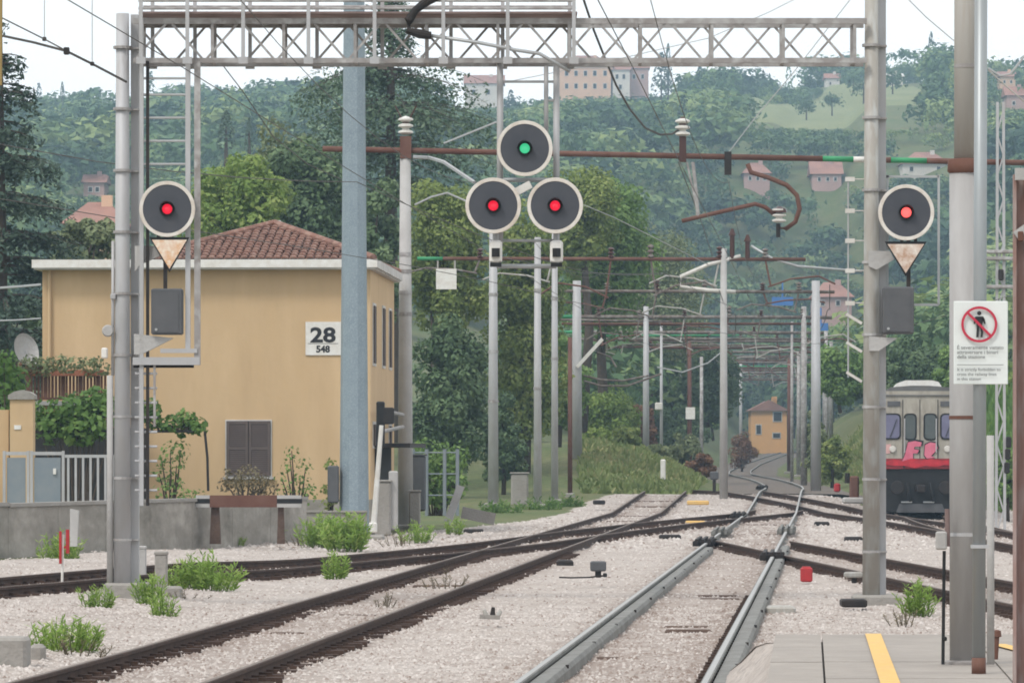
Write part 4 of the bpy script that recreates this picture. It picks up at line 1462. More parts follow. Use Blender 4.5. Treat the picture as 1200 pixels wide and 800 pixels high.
def tile_mesh(w, L):
    """half-barrel roof tile, local x across, y up the slope, z out"""
    vs, fs = [], []
    for j, (yy, lift) in enumerate(((0, 0.05), (L * 1.12, 0.012))):
        for k in range(5):
            a = math.pi * k / 4
            vs.append((-w / 2 * math.cos(a) * (1.0 - 0.1 * j), yy, lift + 0.055 * math.sin(a)))
    for k in range(4):
        fs.append((k, k + 1, k + 6, k + 5))
    fs.append((0, 1, 2, 3, 4))
    me = bpy.data.meshes.new('roof_tile')
    me.from_pydata(vs, [], fs)
    me.materials.append(M_TILE)
    return me


TM = tile_mesh(0.19, 0.33)
pa, pb = np.array(BL(ru0, rv0, ZR0)), np.array(BL(ru1, rv0, ZR0))
ap = np.array(apa)
ex = (pb - pa) / np.linalg.norm(pb - pa)
tt = (ap - pa) @ ex
ey = ap - pa - ex * tt
HS = np.linalg.norm(ey)
ey /= HS
ez = np.cross(ex, ey)
W_ = np.linalg.norm(pb - pa)
from mathutils import Matrix
nrow = int(HS / 0.345)
for r_ in range(nrow + 1):
    yy = r_ * 0.345
    l_, h_ = tt * yy / HS, W_ - (W_ - tt) * yy / HS
    k0 = math.ceil((l_ + 0.05) / 0.2)
    for k in range(k0, int((h_ - 0.1) / 0.2) + 1):
        pos = pa + ex * (k * 0.2 + 0.04 + random.uniform(-0.01, 0.01)) + ey * (yy + random.uniform(-0.015, 0.015)) + ez * random.uniform(0, 0.012) - ORIG[house.name]
        o = bpy.data.objects.new('roof_tile', TM)
        COL.objects.link(o)
        o.parent = roof
        M = Matrix(((ex[0], ey[0], ez[0], pos[0]), (ex[1], ey[1], ez[1], pos[1]), (ex[2], ey[2], ez[2], pos[2]), (0, 0, 0, 1)))
        o.matrix_local = M
# hip ridges
for a, b in ((BL(ru0, rv0, ZR0), apa), (BL(ru1, rv0, ZR0), apa), (BL(ru1, rv1, ZR0), apb), (apa, apb)):
    a, b = np.array(a), np.array(b)
    MB().tube([a + (0, 0, 0.06), b + (0, 0, 0.07)], 0.10, 8).build('ridge', M_TILE, roof)
MB().bbox(BL(au + 0.0, 4.4, 7.62), 0.35, 0.35, 0.18, 0.04).build('ridge_cap', M_CONCL, roof)
# window with shutters in the front wall
wx0, wx1, wy0, wy1 = hu(265), hu(317), hz(557), hz(493)
win = hbox(MB(), wx0 - 0.03, wx1 + 0.03, -0.03, -0.001, wy0 - 0.03, wy1 + 0.03).build('window', M_FASCIA, house)
ORIG[win.name] = ORIG[house.name]
hbox(MB(), wx0, wx1, -0.033, -0.0305, wy0, wy1).build('opening', M_DARKIN, win)
for (a, b) in ((wx0 + 0.01, (wx0 + wx1) / 2 - 0.01), ((wx0 + wx1) / 2 + 0.01, wx1 - 0.01)):
    m = MB()
    hbox(m, a, a + 0.06, -0.075, -0.034, wy0, wy1)
    hbox(m, b - 0.06, b, -0.075, -0.034, wy0, wy1)
    for z in (wy0, (wy0 + wy1) / 2 - 0.04, wy1 - 0.07):
        hbox(m, a + 0.061, b - 0.061, -0.073, -0.034, z, z + 0.07)
    for z in np.arange(wy0 + 0.08, wy1 - 0.08, 0.05):
        m.add([BL(a + 0.06, -0.07, z), BL(b - 0.06, -0.07, z), BL(b - 0.06, -0.04, z + 0.045), BL(a + 0.06, -0.04, z + 0.045)], [(0, 1, 2, 3)])
    m.build('shutter', M_SHUT, win)
hbox(MB(), wx0 - 0.08, wx1 + 0.08, -0.12, -0.0, wy0 - 0.09, wy0 - 0.031).build('sill', M_CONCL, win)
# side wall windows, tall and narrow
for v0, y0_, y1_ in ((0.85, 425, 358), (4.4, 428, 361), (7.0, 430, 364), (0.85, 522, 497), (7.0, 521, 499)):
    dd = DH + v0
    z0, z1 = PZ(y0_, dd), PZ(y1_, dd)
    m = MB()
    hbox(m, -0.0, 0.02, v0 - 0.07, v0 + 1.07, z0 - 0.07, z1 + 0.07)
    w_ = m.build('window', M_FASCIA, house)
    ORIG[w_.name] = ORIG[house.name]
    hbox(MB(), 0.021, 0.03, v0, v0 + 1.0, z0, z1).build('pane', M_DARKIN, w_)
    hbox(MB(), 0.031, 0.06, v0 + 0.02, v0 + 0.3, z0, z1).build('shutter', M_SHUT, w_)
hbox(MB(), 0.0, 0.9, 1.2, 8.0, hz(524), hz(519)).build('canopy', M_DARK, house)
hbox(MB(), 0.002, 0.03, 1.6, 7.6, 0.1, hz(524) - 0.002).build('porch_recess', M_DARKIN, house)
# number plate
npl = thing('number_sign', 'white plate with black numbers 28 and 548 on the yellow wall', 'sign', BL(hu(378), -0.03, hz(416)))
sg = hbox(MB(), hu(358), hu(399.5), -0.035, -0.005, hz(416), hz(377)).build('plate', M_WHITE, npl)
ORIG[sg.name] = ORIG[npl.name]
p = BL(hu(378.5), -0.04, hz(400.5))
text('28', 0.50, p, M_INK, sg, 'numerals', 0.016, 'CENTER', 1.25, -0.04)
p = BL(hu(378.5), -0.04, hz(412.5))
text('548', 0.225, p, M_INK, sg, 'numerals', 0.009, 'CENTER', 1.0, -0.04)
hbox(MB(), hu(358) + 0.06, hu(399.5) - 0.06, -0.0385, -0.036, hz(402.8), hz(402.2)).build('divider', M_CAB, sg)
# drain pipe
MB().tube([BL(U0 + 0.18, -0.07, 0.2), BL(U0 + 0.18, -0.07, ZE)], 0.045, 8).build('drainpipe', M_PLASTER, house)

# balcony
bal = thing('balcony', 'brown railed balcony with flower boxes on the left of the yellow house', 'balcony', BL(hu(85), -0.8, hz(474)))
bu0, bu1, bv = hu(36), hu(132), -1.1
hbox(MB(), bu0, bu1, bv, -0.002, hz(475), hz(470)).build('floor_slab', M_CONCL, bal)
hbox(MB(), bu0, bu1, bv, bv + 0.06, hz(440), hz(436)).build('top_rail', M_BALB, bal)
hbox(MB(), bu0, bu1, bv, bv + 0.05, hz(468.8), hz(466)).build('bottom_rail', M_BALB, bal)
for k, x in enumerate(np.arange(38, 132, 4.1)):
    w = 0.026 if k % 5 else 0.05
    hbox(MB(), hu(x) - w, hu(x) + w, bv + 0.01, bv + 0.04, hz(466), hz(440)).build('baluster', M_BALB, bal)
hbox(MB(), bu0 + 0.2, bu1 - 0.1, bv - 0.22, bv - 0.01, hz(441), hz(434)).build('flower_box', M_TERRA, bal)

# satellite dish
sd = thing('satellite_dish', 'pale satellite dish left of the balcony flowers', 'dish', BL(hu(34), -1.2, hz(425)))
m = MB()
m.lathe([(0.001, -0.02), (0.2, 0.0), (0.36, 0.05), (0.42, 0.1)], BL(hu(34), -1.25, hz(412)), (0.75, -0.6, 0.25), 20)
m.build('reflector', M_CONCL, sd)
MB().tube([BL(hu(36), -1.2, hz(412)), BL(hu(40), -1.2, hz(428)), BL(hu(44), -0.9, hz(436))], 0.03, 6).build('mount', M_GALV, sd)

# shaded void under the pergola painted as a dark box, gate pillar, gate
gp = thing('gate_pillar', 'ochre gate pillar with curved cap and pale plate', 'pillar', P(27, 596, 108))
d = 108
MB().box(PX(13, d), PX(40, d), d - 0.25, d + 0.25, 0.2, PZ(468, d)).build('shaft', M_PLASTER, gp)
m = MB()
vs = [(PX(11, d), PZ(468, d)), (PX(42, d), PZ(468, d)), (PX(42, d), PZ(463, d)), (PX(36, d), PZ(459, d)), (PX(27, d), PZ(457, d)), (PX(18, d), PZ(459, d)), (PX(11, d), PZ(463, d))]
m.prism([(x, d - 0.3, z + 0.002) for (x, z) in vs], (0, 0.6, 0))
m.build('cap', M_CONC, gp)
MB().box(PX(18, d), PX(26, d), d - 0.27, d - 0.251, PZ(503, d), PZ(498, d)).build('plate', M_WHITE, gp)
MB().box(PX(-30, d), PX(10, d), d + 0.0, d + 0.25, 0.2, PZ(480, d)).build('side_wall', M_PLASTER, gp)
tag(MB().box(PX(-20, 112), PX(128, 112), 121, 124.0, 0.3, hz(502)).build('painted_void', M_DARKIN), 'near-black box painted as the shaded void under the vine pergola', 'painted_void')  # plain box, the shade below the vines is put into its colour
gt = thing('yard_gate', 'grey-blue steel gate with bars and sheet panels below the balcony', 'gate', P(65, 596, 106))
d = 106
for (xa, xb) in ((5, 33), (37, 74)):
    MB().box(PX(xa + 3, d), PX(xb - 3, d), d + 0.005, d + 0.02, PZ(594, d), PZ(536, d)).build('panel', M_FENCE, gt)
    for xx in (xa, xb):
        MB().box(PX(xx - 1.6, d), PX(xx + 1.6, d), d - 0.03, d + 0.03, PZ(596, d), PZ(528, d)).build('post', M_GALV, gt)
    MB().box(PX(xa + 1.7, d), PX(xb - 1.7, d), d - 0.02, d + 0.004, PZ(533, d), PZ(529, d)).build('rail', M_GALV, gt)
MB().box(PX(75.7, d), PX(134, d), d - 0.02, d + 0.02, PZ(536, d), PZ(532.5, d)).build('rail', M_GALV, gt)
MB().box(PX(75.7, d), PX(134, d), d - 0.02, d + 0.02, PZ(594, d), PZ(591, d)).build('rail', M_GALV, gt)
for x in np.arange(80, 134, 8.7):
    MB().box(PX(x - 1.3, d), PX(x + 1.3, d), d - 0.015, d + 0.015, PZ(591, d), PZ(536, d)).build('bar', M_GALV, gt)
MB().cbox(P(64, 552, d - 0.02), 0.06, 0.04, 0.12).build('lock', M_WHITE, gt)

# low concrete wall along the yard
wl_ = thing('retaining_wall', 'low stained concrete wall between the yard and the house', 'wall', (-8, 95, -0.1))
wa, wb = np.array((-10.6, 88.5)), np.array((-4.55, 113.5))
nseg = 9
for i in range(nseg):
    a, b = wa + (wb - wa) * (i + 0.003) / nseg, wa + (wb - wa) * (i + 0.997) / nseg
    zt = 0.86 - 0.06 * i / nseg + random.uniform(-0.02, 0.02)
    nrm = np.array((0.97, -0.235)) * 0.0
    th = np.array((-0.22, 0.05))
    m = MB()
    m.prism([(a[0], a[1], -0.3), (b[0], b[1], -0.3), (b[0], b[1], zt), (a[0], a[1], zt)], (th[0], th[1], 0))
    m.build('panel', M_WALLC, wl_)
    m = MB()
    c1, c2 = a + np.array((0.04, -0.01)), b + np.array((0.04, -0.01))
    m.prism([(c1[0], c1[1], zt + 0.002), (c2[0], c2[1], zt + 0.002), (c2[0], c2[1], zt + 0.07), (c1[0], c1[1], zt + 0.07)], (th[0] - 0.06, th[1] + 0.02, 0))
    m.build('coping', M_CONC, wl_)
    p_ = a
# second low wall directly below the house with flower planters
w2 = thing('garden_wall', 'low grey garden wall behind the buffer stop', 'wall', P(290, 610, 116))
d = 117.5
for i, (xa, xb) in enumerate(((205, 262), (262.6, 320), (320.6, 378), (378.6, 430))):
    MB().box(PX(xa, d), PX(xb, d), d, d + 0.2, -0.3, PZ(600, d)).build('panel', M_WALLC, w2)
    MB().box(PX(xa, d), PX(xb, d), d - 0.05, d + 0.24, PZ(600, d) + 0.002, PZ(598, d)).build('coping', M_CONC, w2)
for i, (xa, xb, col_) in enumerate(((222, 258, M_TERRA), (262, 300, M_BALB), (303, 343, M_TERRA))):
    lab = ('leftmost brown planter on the garden wall', 'middle brown planter on the garden wall below the shutters', 'right-hand brown planter on the garden wall')[i]
    t = thing('planter', lab, 'planter', P((xa + xb) / 2, 597, 117.8), 'planters on the garden wall')
    x0_, x1_ = PX(xa, 117.8), PX(xb, 117.8)
    MB().bbox(((x0_ + x1_) / 2, 117.8, PZ(591.5, 117.8)), x1_ - x0_, 0.3, 0.22, 0.02).build('trough', col_, t)
    MB().bbox(((x0_ + x1_) / 2, 117.8, PZ(586, 117.8)), x1_ - x0_ - 0.04, 0.26, 0.03, 0.01).build('earth', M_BARK, t)

# buffer stop
bs = thing('buffer_stop', 'rusty buffer stop with black and white beam ends below the house', 'buffer stop', P(290, 635, 105.5))
d = 105.5
for xa, xb, mt in ((246.2, 324.8, M_RUSTPIPE), (230, 246, M_CONCL), (325, 353, M_CONCL)):
    MB().box(PX(xa, d), PX(xb, d), d - 0.12, d + 0.05, PZ(594, d), PZ(580, d)).build('beam', mt, bs)
for xa, xb in ((229, 246.1), (324.9, 354)):
    MB().box(PX(xa, d), PX(xb, d), d - 0.126, d + 0.056, PZ(589.5, d), PZ(584, d)).build('black_band', M_BLACK, bs)
for x, w in ((252, 6.5), (329, 4.5)):
    m = MB()
    m.prism([P(x - w, 637, d), P(x + w, 637, d), P(x + w * 0.7, 594, d), P(x - w * 0.7, 594, d)], (0, 0.25, 0))
    m.build('post', M_WOOD, bs)

# ------------------------------------------------------------ small things by the tracks
def cabinet(name, lab, x, y, d, w, h, mt, dep=0.25, cap=True):
    t = thing(name, lab, 'cabinet' if name != 'marker_post' else 'marker', P(x, y, d))
    zb = PZ(y, d)
    MB().bbox((PX(x, d), d, zb + h / 2 - 0.1), w, dep, h + 0.2, min(w, dep) * 0.12).build('body', mt, t)
    if cap:
        MB().bbox((PX(x, d), d, zb + h + 0.015), w * 1.12, dep * 1.12, 0.05, 0.012).build('lid', mt, t)
    return t


cabinet('cable_marker', 'short pale concrete cable post right of the left signal mast', 189, 690, 70.5, 0.17, 0.48, M_CONC, 0.17)
cabinet('cable_marker', 'small pale cable post half hidden behind the left signal mast', 167, 676, 75, 0.11, 0.42, M_CONCL, 0.11)
cabinet('junction_box', 'low flat grey junction box on the ballast below the left signal', 203, 697, 68.5, 0.24, 0.12, M_CONC, 0.3, False)
t = thing('point_marker', 'red and white point marker on a white stake near the left edge', 'marker', P(73, 690, 69.5))
d = 69.5
MB().tube([P(72.5, 692, d), P(74, 626, d)], 0.018, 8).build('stake', M_WHITE, t)
MB().box(PX(69.5, d), PX(72.5, d), d - 0.04, d - 0.015, PZ(660, d), PZ(622, d)).build('red_blade', M_RED, t)
MB().box(PX(77.5, d), PX(81.5, d), d - 0.04, d - 0.015, PZ(648, d), PZ(620, d)).build('red_blade', M_RED, t)
MB().beam(P(71, 642, d), P(80, 640, d), 0.02, 0.03).build('cross_bar', M_RED, t)
t = thing('concrete_post', 'leaning pale concrete post in front of the stained wall', 'post', P(86, 640, 88))
m = MB()
m.prism([P(82, 640, 86), P(90, 640, 86), P(92, 598, 86), P(82, 596, 86)], (0, 0.15, 0))
m.build('shaft', M_CONCL, t)
m = MB()
d = 47.0
m.bbox((PX(8, d), d, PZ(766, d)), 0.40, 0.5, 0.32, 0.03)
tag(m.build('concrete_block', M_CONC), 'worn beige concrete block at the bottom left edge', 'block')
m = MB()
m.bbox((PX(44, 48.5), 48.5, PZ(768, 48.5)), 0.14, 0.3, 0.22, 0.03)
tag(m.build('stone_slab', M_CONC), 'grey stone slab standing beside the bottom left block', 'slab')
t = thing('track_box', 'black box on a short foot standing in the ballast between the tracks', 'box', P(701, 676, 76))
d = 75.5
MB().bbox(P(701, 663, d), 0.235, 0.2, 0.15, 0.02).build('box', M_CAB, t)
MB().bbox(P(701, 671.5, d), 0.09, 0.1, 0.12, 0.01).build('foot', M_BLACK, t)
MB().bbox(P(709, 673.5, d - 0.2), 0.06, 0.1, 0.06, 0.01).build('connector', M_BLACK, t)
MB().tube([P(709, 674, d - 0.1), P(690, 676, d - 0.3), P(670, 676.5, d), P(655, 676, d)], 0.012, 6).build('cable', M_DARK, t)
d = 78
t = thing('red_box', 'small red box on the ballast right of the main track', 'box', P(945, 681, d))
MB().bbox(P(945, 673, d), 0.18, 0.16, 0.22, 0.02).build('body', M_RED, t)
MB().bbox(P(945, 664.5, d), 0.13, 0.12, 0.03, 0.008).build('lid', M_RED, t)
t = thing('ground_lamp', 'low dark lamp on a foot left of the right signal mast', 'lamp', P(1000, 684, 72))
MB().bbox(P(1000, 673, 72), 0.26, 0.2, 0.08, 0.02).build('head', M_OLIVE, t)
MB().bbox(P(1001, 678, 72), 0.07, 0.08, 0.12, 0.01).build('foot', M_DARK, t)
m = MB()
d = 68
m.bbox(P(1000, 706, 64.5), 0.32, 0.5, 0.10, 0.02)
tag(m.build('cable_cover', M_DARK), 'flat dark cable cover at the foot of the right mast', 'cover')
t = thing('rail_debris', 'scrap of dark bent rail fittings lying in the ballast centre left', 'scrap', P(575, 722, 58))
d = 58.5
MB().beam(P(562, 722, d), P(586, 723, d), 0.08, 0.05).build('plate', M_CONC, t)
MB().tube([P(577, 723, d), P(578, 711, d)], [0.035, 0.02], 6).build('bolt', M_DARK, t)
MB().tube([P(570, 721, d), P(567, 714, d)], [0.03, 0.02], 6).build('bolt', M_OLIVE, t)
MB().tube([P(583, 722, d), P(587, 715, d)], [0.03, 0.02], 6).build('bolt', M_OLIVE, t)
for x, y, w, lab, mt in ((785, 628.5, 0.5, 'flat dark plate in the ballast left of the main track', M_DARK), (815, 612, 0.55, 'pale yellow block on the crossing track', M_YELLOW), (818, 588, 0.7, 'pale yellow weathered block near the far crossing', M_YELLOW),
                         (963, 613, 0.4, 'small dark plate in the ballast by the crossing', M_DARK), (1000, 631, 0.4, 'dark plate in the ballast left of the right mast', M_DARK), (702, 587.5, 0.4, 'black block beside the far left track', M_DARK), (555, 622, 0.5, 'dark flat iron lying by the left crossing track', M_DARK),
                         (915, 714, 0.35, 'olive weathered wood scrap near the platform head', M_OLIVE), (662, 659, 0.3, 'dark stone on the ballast above the black box', M_DARK)):
    zz = 0.02
    d = F * (HC + 0.1) / (y - YH) if y > 600 else F * (HC - 0.25) / (y - YH)
    m = MB()
    m.bbox(P(x, y, d) + np.array((0, 0, -0.02)), w, 0.5, 0.14, 0.03)
    tag(m.build('iron_plate' if mt is M_DARK else 'weathered_block', mt), lab, 'plate' if mt is M_DARK else 'block')
# relay boxes and leaning posts between tower pole and masts
cabinet('relay_cabinet', 'pale grey trackside relay cabinet left of the insulator mast', 449, 618, 122, 0.38, 1.1, M_CONC, 0.4)
t = thing('white_stake', 'thin white leaning stake beside the relay cabinet', 'stake', P(438, 622, 120.5))
MB().tube([P(437, 624, 120.5), P(447, 498, 120.5)], [0.07, 0.05], 6).build('shaft', M_WHITE, t)
MB().bbox(P(437, 618, 120.5), 0.2, 0.2, 0.25, 0.03).build('foot', M_WHITE, t)
t = thing('grey_post', 'slim pale grey post close to the insulator mast', 'post', P(461, 616, 122))
MB().bbox(P(461, 586, 122), 0.22, 0.16, 1.4, 0.03).build('shaft', M_CONCL, t)
t = thing('block_signal_box', 'black equipment box bracketed to the left of the insulator mast', 'box', P(452, 500, 123))
MB().bbox(P(446, 497, 123), 0.2, 0.3, 1.1, 0.03).build('box', M_BLACK, t)
MB().bbox(P(455, 487, 123), 0.28, 0.3, 0.4, 0.03).build('lamp', M_DARK, t)
MB().tube([P(446, 480, 123), P(472, 486, 133.5)], 0.05, 6).build('arm', M_TRUSS, t)
MB().tube([P(446, 506, 123), P(472, 500, 133.5)], 0.05, 6).build('arm', M_TRUSS, t)
t = thing('leaning_prop', 'pale leaning concrete prop right of the insulator mast', 'prop', P(530, 612, 130))
MB().beam(P(524, 613, 130), P(540, 569, 130), 0.24, 0.2).build('beam', M_CONCL, t)
MB().beam(P(541, 600, 131), P(580, 608, 131), 0.2, 0.3).build('base', M_CONC, t)
gf = thing('mesh_fence', 'green wire fence behind the insulator mast', 'fence', P(512, 600, 142))
for x in (484, 500, 521, 536):
    MB().tube([P(x, 604, 142), P(x, 526, 142)], 0.05, 6).build('post', M_FENCE, gf)
for y in (530, 555, 580):
    MB().tube([P(484, y, 142), P(536, y, 142)], 0.02, 5).build('wire', M_FENCE, gf)
cabinet('relay_cabinet', 'dark blue-black cabinet right of the insulator mast', 487, 590, 138, 0.55, 1.3, M_CAB, 0.4)
cabinet('relay_cabinet', 'pale low box standing right behind the insulator mast', 486, 616, 134.2, 0.3, 0.9, M_CONC, 0.4)
cabinet('relay_cabinet', 'pale cabinet left of the thin mast at the junction', 609, 592, 176, 0.6, 1.1, M_CONC, 0.5)
t = thing('kilometre_post', 'short white post on the verge of the far bank', 'post', P(777, 556, 200))
MB().bbox((PX(777, 200), 200, PZ(550, 200)), 0.2, 0.18, 0.8, 0.04).build('shaft', M_WHITE, t)
t = thing('shunting_signal', 'dark low signal left of the concrete portal post', 'signal', P(837, 574, 186))
MB().tube([P(837, 576, 186), P(837, 558, 186)], 0.06, 6).build('stem', M_DARK, t)
MB().bbox(P(837, 557, 186), 0.3, 0.25, 0.3, 0.04).build('head', M_CAB, t)
t = thing('point_machine', 'dark rusty point lever stand beside the train', 'lever', P(1001, 585, 165))
MB().bbox(P(1001, 571, 165), 0.3, 0.3, 0.75, 0.05).build('body', M_RUSTPIPE, t)
MB().bbox(P(1000, 586, 165), 0.7, 0.6, 0.2, 0.05).build('base', M_CONCL, t)
MB().tube([P(993, 566, 165), P(993, 554, 165)], 0.08, 6).build('lever', M_DARK, t)
t = thing('red_marker', 'tiny red marker left of the point lever stand', 'marker', P(981, 577, 172))
MB().bbox(P(981, 571, 172), 0.22, 0.15, 0.3, 0.05).build('plate', M_RED, t)

# ------------------------------------------------------------ train
DT = 162.0
TS = F / DT
TXc, TZ0 = PX(1078, DT), PZ(608, DT)
M_CREAM = mat('cream_train_paint', (0.40, 0.375, 0.32), 0.6, 0, (0.22, 0.195, 0.16), 2.8, 0.3, 0, 6.0, (0.38, 0.35, 0.30), stretch=(1, 1, 0.35))
M_GLASS = mat('train_glass', (0.12, 0.115, 0.19), 0.15, 0, (0.16, 0.16, 0.25), 1.0, spec=0.6)
M_GLASSD = mat('train_glass_dark', (0.05, 0.065, 0.065), 0.15, 0, (0.08, 0.09, 0.09), 1.0, spec=0.6)
M_TROOF = mat('train_roof', (0.10, 0.10, 0.10), 0.7, 0, (0.16, 0.155, 0.15), 1.5)
M_TRED = mat('train_red', (0.32, 0.03, 0.035), 0.6, 0, (0.16, 0.025, 0.03), 3.5, 0.4)
M_PINK = mat('graffiti_pink', (0.60, 0.17, 0.24), 0.6, 0, (0.5, 0.10, 0.16), 3.0, 0.4)
tr = thing('passenger_train', 'cream and red train with pink graffiti seen end-on between the right poles', 'train', (TXc, DT, TZ0))


def tz(y):
    return PZ(y, DT)


def tx(x):
    return PX(x, DT)


tdir = np.array((0.055, 0.9985))


def tprism(poly, name, mt, dy0, L, parent=tr):
    m = MB()
    a = [(x + tdir[0] * dy0, DT + tdir[1] * dy0, z) for (x, z) in poly]
    m.prism(a, (tdir[0] * L, tdir[1] * L, 0))
    return m.build(name, mt, parent)


hw = 1.42
zt0, zs, zr = tz(548), tz(466), tz(458)
body = [(TXc - hw, zt0), (TXc + hw, zt0), (TXc + hw, zs - 0.15), (TXc + hw - 0.06, zs), (TXc + hw - 0.3, zr), (TXc - hw + 0.3, zr), (TXc - hw + 0.06, zs), (TXc - hw, zs - 0.15)]
tb = tprism(body, 'body', M_CREAM, 0, 22)
ORIG[tb.name] = ORIG[tr.name]
tprism([(TXc - hw + 0.28, zr + 0.003), (TXc + hw - 0.28, zr + 0.003), (TXc + hw - 0.5, zr + 0.12), (TXc + 0.3, zr + 0.17), (TXc - 0.3, zr + 0.17), (TXc - hw + 0.5, zr + 0.12)], 'roof', M_TROOF, 0.1, 21.8)
tprism([(tx(1048), zr + 0.13), (tx(1105), zr + 0.13), (tx(1101), tz(447)), (tx(1094), tz(445)), (tx(1062), tz(445)), (tx(1053), tz(448))], 'roof_unit', M_WHITE, 0.9, 3.0)
tprism([(tx(1063), zr + 0.05), (tx(1088), zr + 0.05), (tx(1085), tz(451.5)), (tx(1066), tz(451.5))], 'horn_housing', M_CAB, 0.3, 0.5)
tprism([(TXc - hw - 0.002, tz(549)), (TXc + hw + 0.002, tz(549)), (TXc + hw + 0.002, tz(537)), (TXc - hw - 0.002, tz(537))], 'red_band', M_TRED, -0.03, 22.0)


def rwin(x0, x1, y0, y1, mt, name='window', r=0.1):
    def rr(x0, x1, z0, z1, r):
        out = []
        for (cx, cz, a0) in ((x1 - r, z1 - r, 0), (x0 + r, z1 - r, 90), (x0 + r, z0 + r, 180), (x1 - r, z0 + r, 270)):
            for k in range(4):
                a = R(a0 + 30 * k)
                out.append((cx + r * math.cos(a), cz + r * math.sin(a)))
        return out
    X0, X1, Z0, Z1 = tx(x0), tx(x1), tz(y1), tz(y0)
    f_ = tprism(rr(X0 - 0.05, X1 + 0.05, Z0 - 0.05, Z1 + 0.05, r + 0.03), name, M_BLACK, -0.03, 0.029)
    ORIG[f_.name] = ORIG[tr.name]
    tprism(rr(X0, X1, Z0, Z1, r), 'pane', mt, -0.045, 0.014, f_)


rwin(1031, 1054, 486, 513, M_GLASS)
rwin(1061, 1072.5, 486, 514, M_GLASSD)
rwin(1084, 1096.5, 486, 514, M_GLASSD)
rwin(1103.5, 1125, 486, 513, M_GLASS)
tprism([(tx(1058), tz(540)), (tx(1099), tz(540)), (tx(1099), tz(468)), (tx(1058), tz(468))], 'gangway_panel', M_CREAM, -0.022, 0.02)
for x0_ in (1040, 1102):
    tprism([(tx(x0_), tz(476)), (tx(x0_ + 15), tz(476)), (tx(x0_ + 15), tz(470)), (tx(x0_), tz(470))], 'marker_light', M_CAB, -0.03, 0.028)
for x0_ in (1058, 1078, 1099):
    tprism([(tx(x0_) - 0.012, tz(540)), (tx(x0_) + 0.012, tz(540)), (tx(x0_) + 0.012, tz(468)), (tx(x0_) - 0.012, tz(468))], 'door_seam', M_DARK, -0.026, 0.003)
for x0_ in (1048, 1113):
    MB().beam((tx(x0_ - 5), DT - 0.06, tz(512)), (tx(x0_ + 3), DT - 0.06, tz(491)), 0.03, 0.02).build('wiper', M_BLACK, tr)
for x0_ in (1046, 1110):
    MB().lathe([(0.001, 0.05), (0.09, 0.045), (0.11, 0.0)], (tx(x0_), DT - 0.03, tz(526)), (0, -1, 0), 14).build('headlight', M_PORW, tr)
tprism([(TXc - 1.2, tz(464)), (TXc + 1.2, tz(464)), (TXc + 1.2, tz(462.5)), (TXc - 1.2, tz(462.5))], 'rain_strip', M_TROOF, -0.04, 0.04)
for x0_ in (1060, 1097):
    MB().tube([(tx(x0_), DT - 0.07, tz(530)), (tx(x0_), DT - 0.07, tz(490))], 0.02, 6).build('grab_rail', M_GALV, tr)
# graffiti letters
G1 = [(1060, 534), (1064, 518), (1072, 516.5), (1080, 518), (1079, 523), (1072, 523), (1071, 526), (1077, 527), (1075, 531), (1070, 531), (1070, 539), (1064, 540), (1060, 546), (1057, 540)]
G2_ = [(1083, 533), (1084, 521), (1090, 518), (1097, 519), (1099, 525), (1095, 530), (1091, 534), (1096, 536), (1086, 537)]
for G in (G1, G2_):
    cx_ = sum(p[0] for p in G) / len(G)
    cy_ = sum(p[1] for p in G) / len(G)
    tprism([(tx(cx_ + (a - cx_) * 1.16 + 0.6), tz(cy_ + (b - cy_) * 1.16)) for (a, b) in G], 'graffiti_outline', M_INK, -0.056, 0.01)
    tprism([(tx(a), tz(b)) for (a, b) in G], 'graffiti_letter', M_PINK, -0.066, 0.008)
G3 = [(1038, 541), (1048, 537.5), (1058, 540), (1068, 537), (1080, 539), (1092, 537), (1104, 539.5), (1118, 538), (1118, 546), (1106, 544.5), (1096, 547), (1084, 545.5), (1072, 548), (1060, 545.5), (1048, 545.5), (1038, 544)]
tprism([(tx(a), tz(b)) for (a, b) in G3], 'graffiti_swash', mat('graffiti_red', (0.55, 0.03, 0.045), 0.6, 0, (0.25, 0.02, 0.03), 3.5, 0.3), -0.074, 0.006)
tprism([(tx(1028), tz(532)), (tx(1043), tz(531)), (tx(1044), tz(520)), (tx(1028), tz(521))], 'graffiti_patch', mat('graffiti_pale_pink', (0.6, 0.36, 0.34), 0.6), -0.025, 0.02)
# underframe
tprism([(TXc - hw + 0.1, tz(600)), (TXc + hw - 0.1, tz(600)), (TXc + hw - 0.05, tz(549.5)), (TXc - hw + 0.05, tz(549.5))], 'underframe', M_BLACK, 0.05, 21)
tprism([(tx(1050), tz(600)), (tx(1108), tz(600)), (tx(1104), tz(590)), (tx(1054), tz(590))], 'snow_plough', M_CAB, -0.1, 0.3)
for x in (1050, 1106):
    MB().tube([(tx(x), DT - 0.55, tz(571)), (tx(x) + 0.02, DT + 0.3, tz(571))], 0.10, 10).build('buffer_shaft', M_DARK, tr)
    MB().lathe([(0.001, 0.06), (0.2, 0.05), (0.22, 0.0), (0.1, -0.03)], (tx(x), DT - 0.55, tz(571)), (0, -1, 0), 16).build('buffer', M_DARK, tr)
MB().bbox((tx(1078), DT - 0.2, tz(572)), 0.3, 0.5, 0.25, 0.04).build('coupler', M_DARK, tr)
for x in (1063, 1090):
    MB().tube([(tx(x), DT - 0.1, tz(565)), (tx(x + 1), DT - 0.2, tz(578)), (tx(x + 3), DT - 0.12, tz(587))], 0.05, 6).build('air_hose', M_BLACK, tr)
for x in (1058, 1084):
    MB().bbox((tx(x + 4), DT - 0.12, tz(588)), 0.35, 0.06, 0.05, 0.01).build('step', M_WIREL, tr)
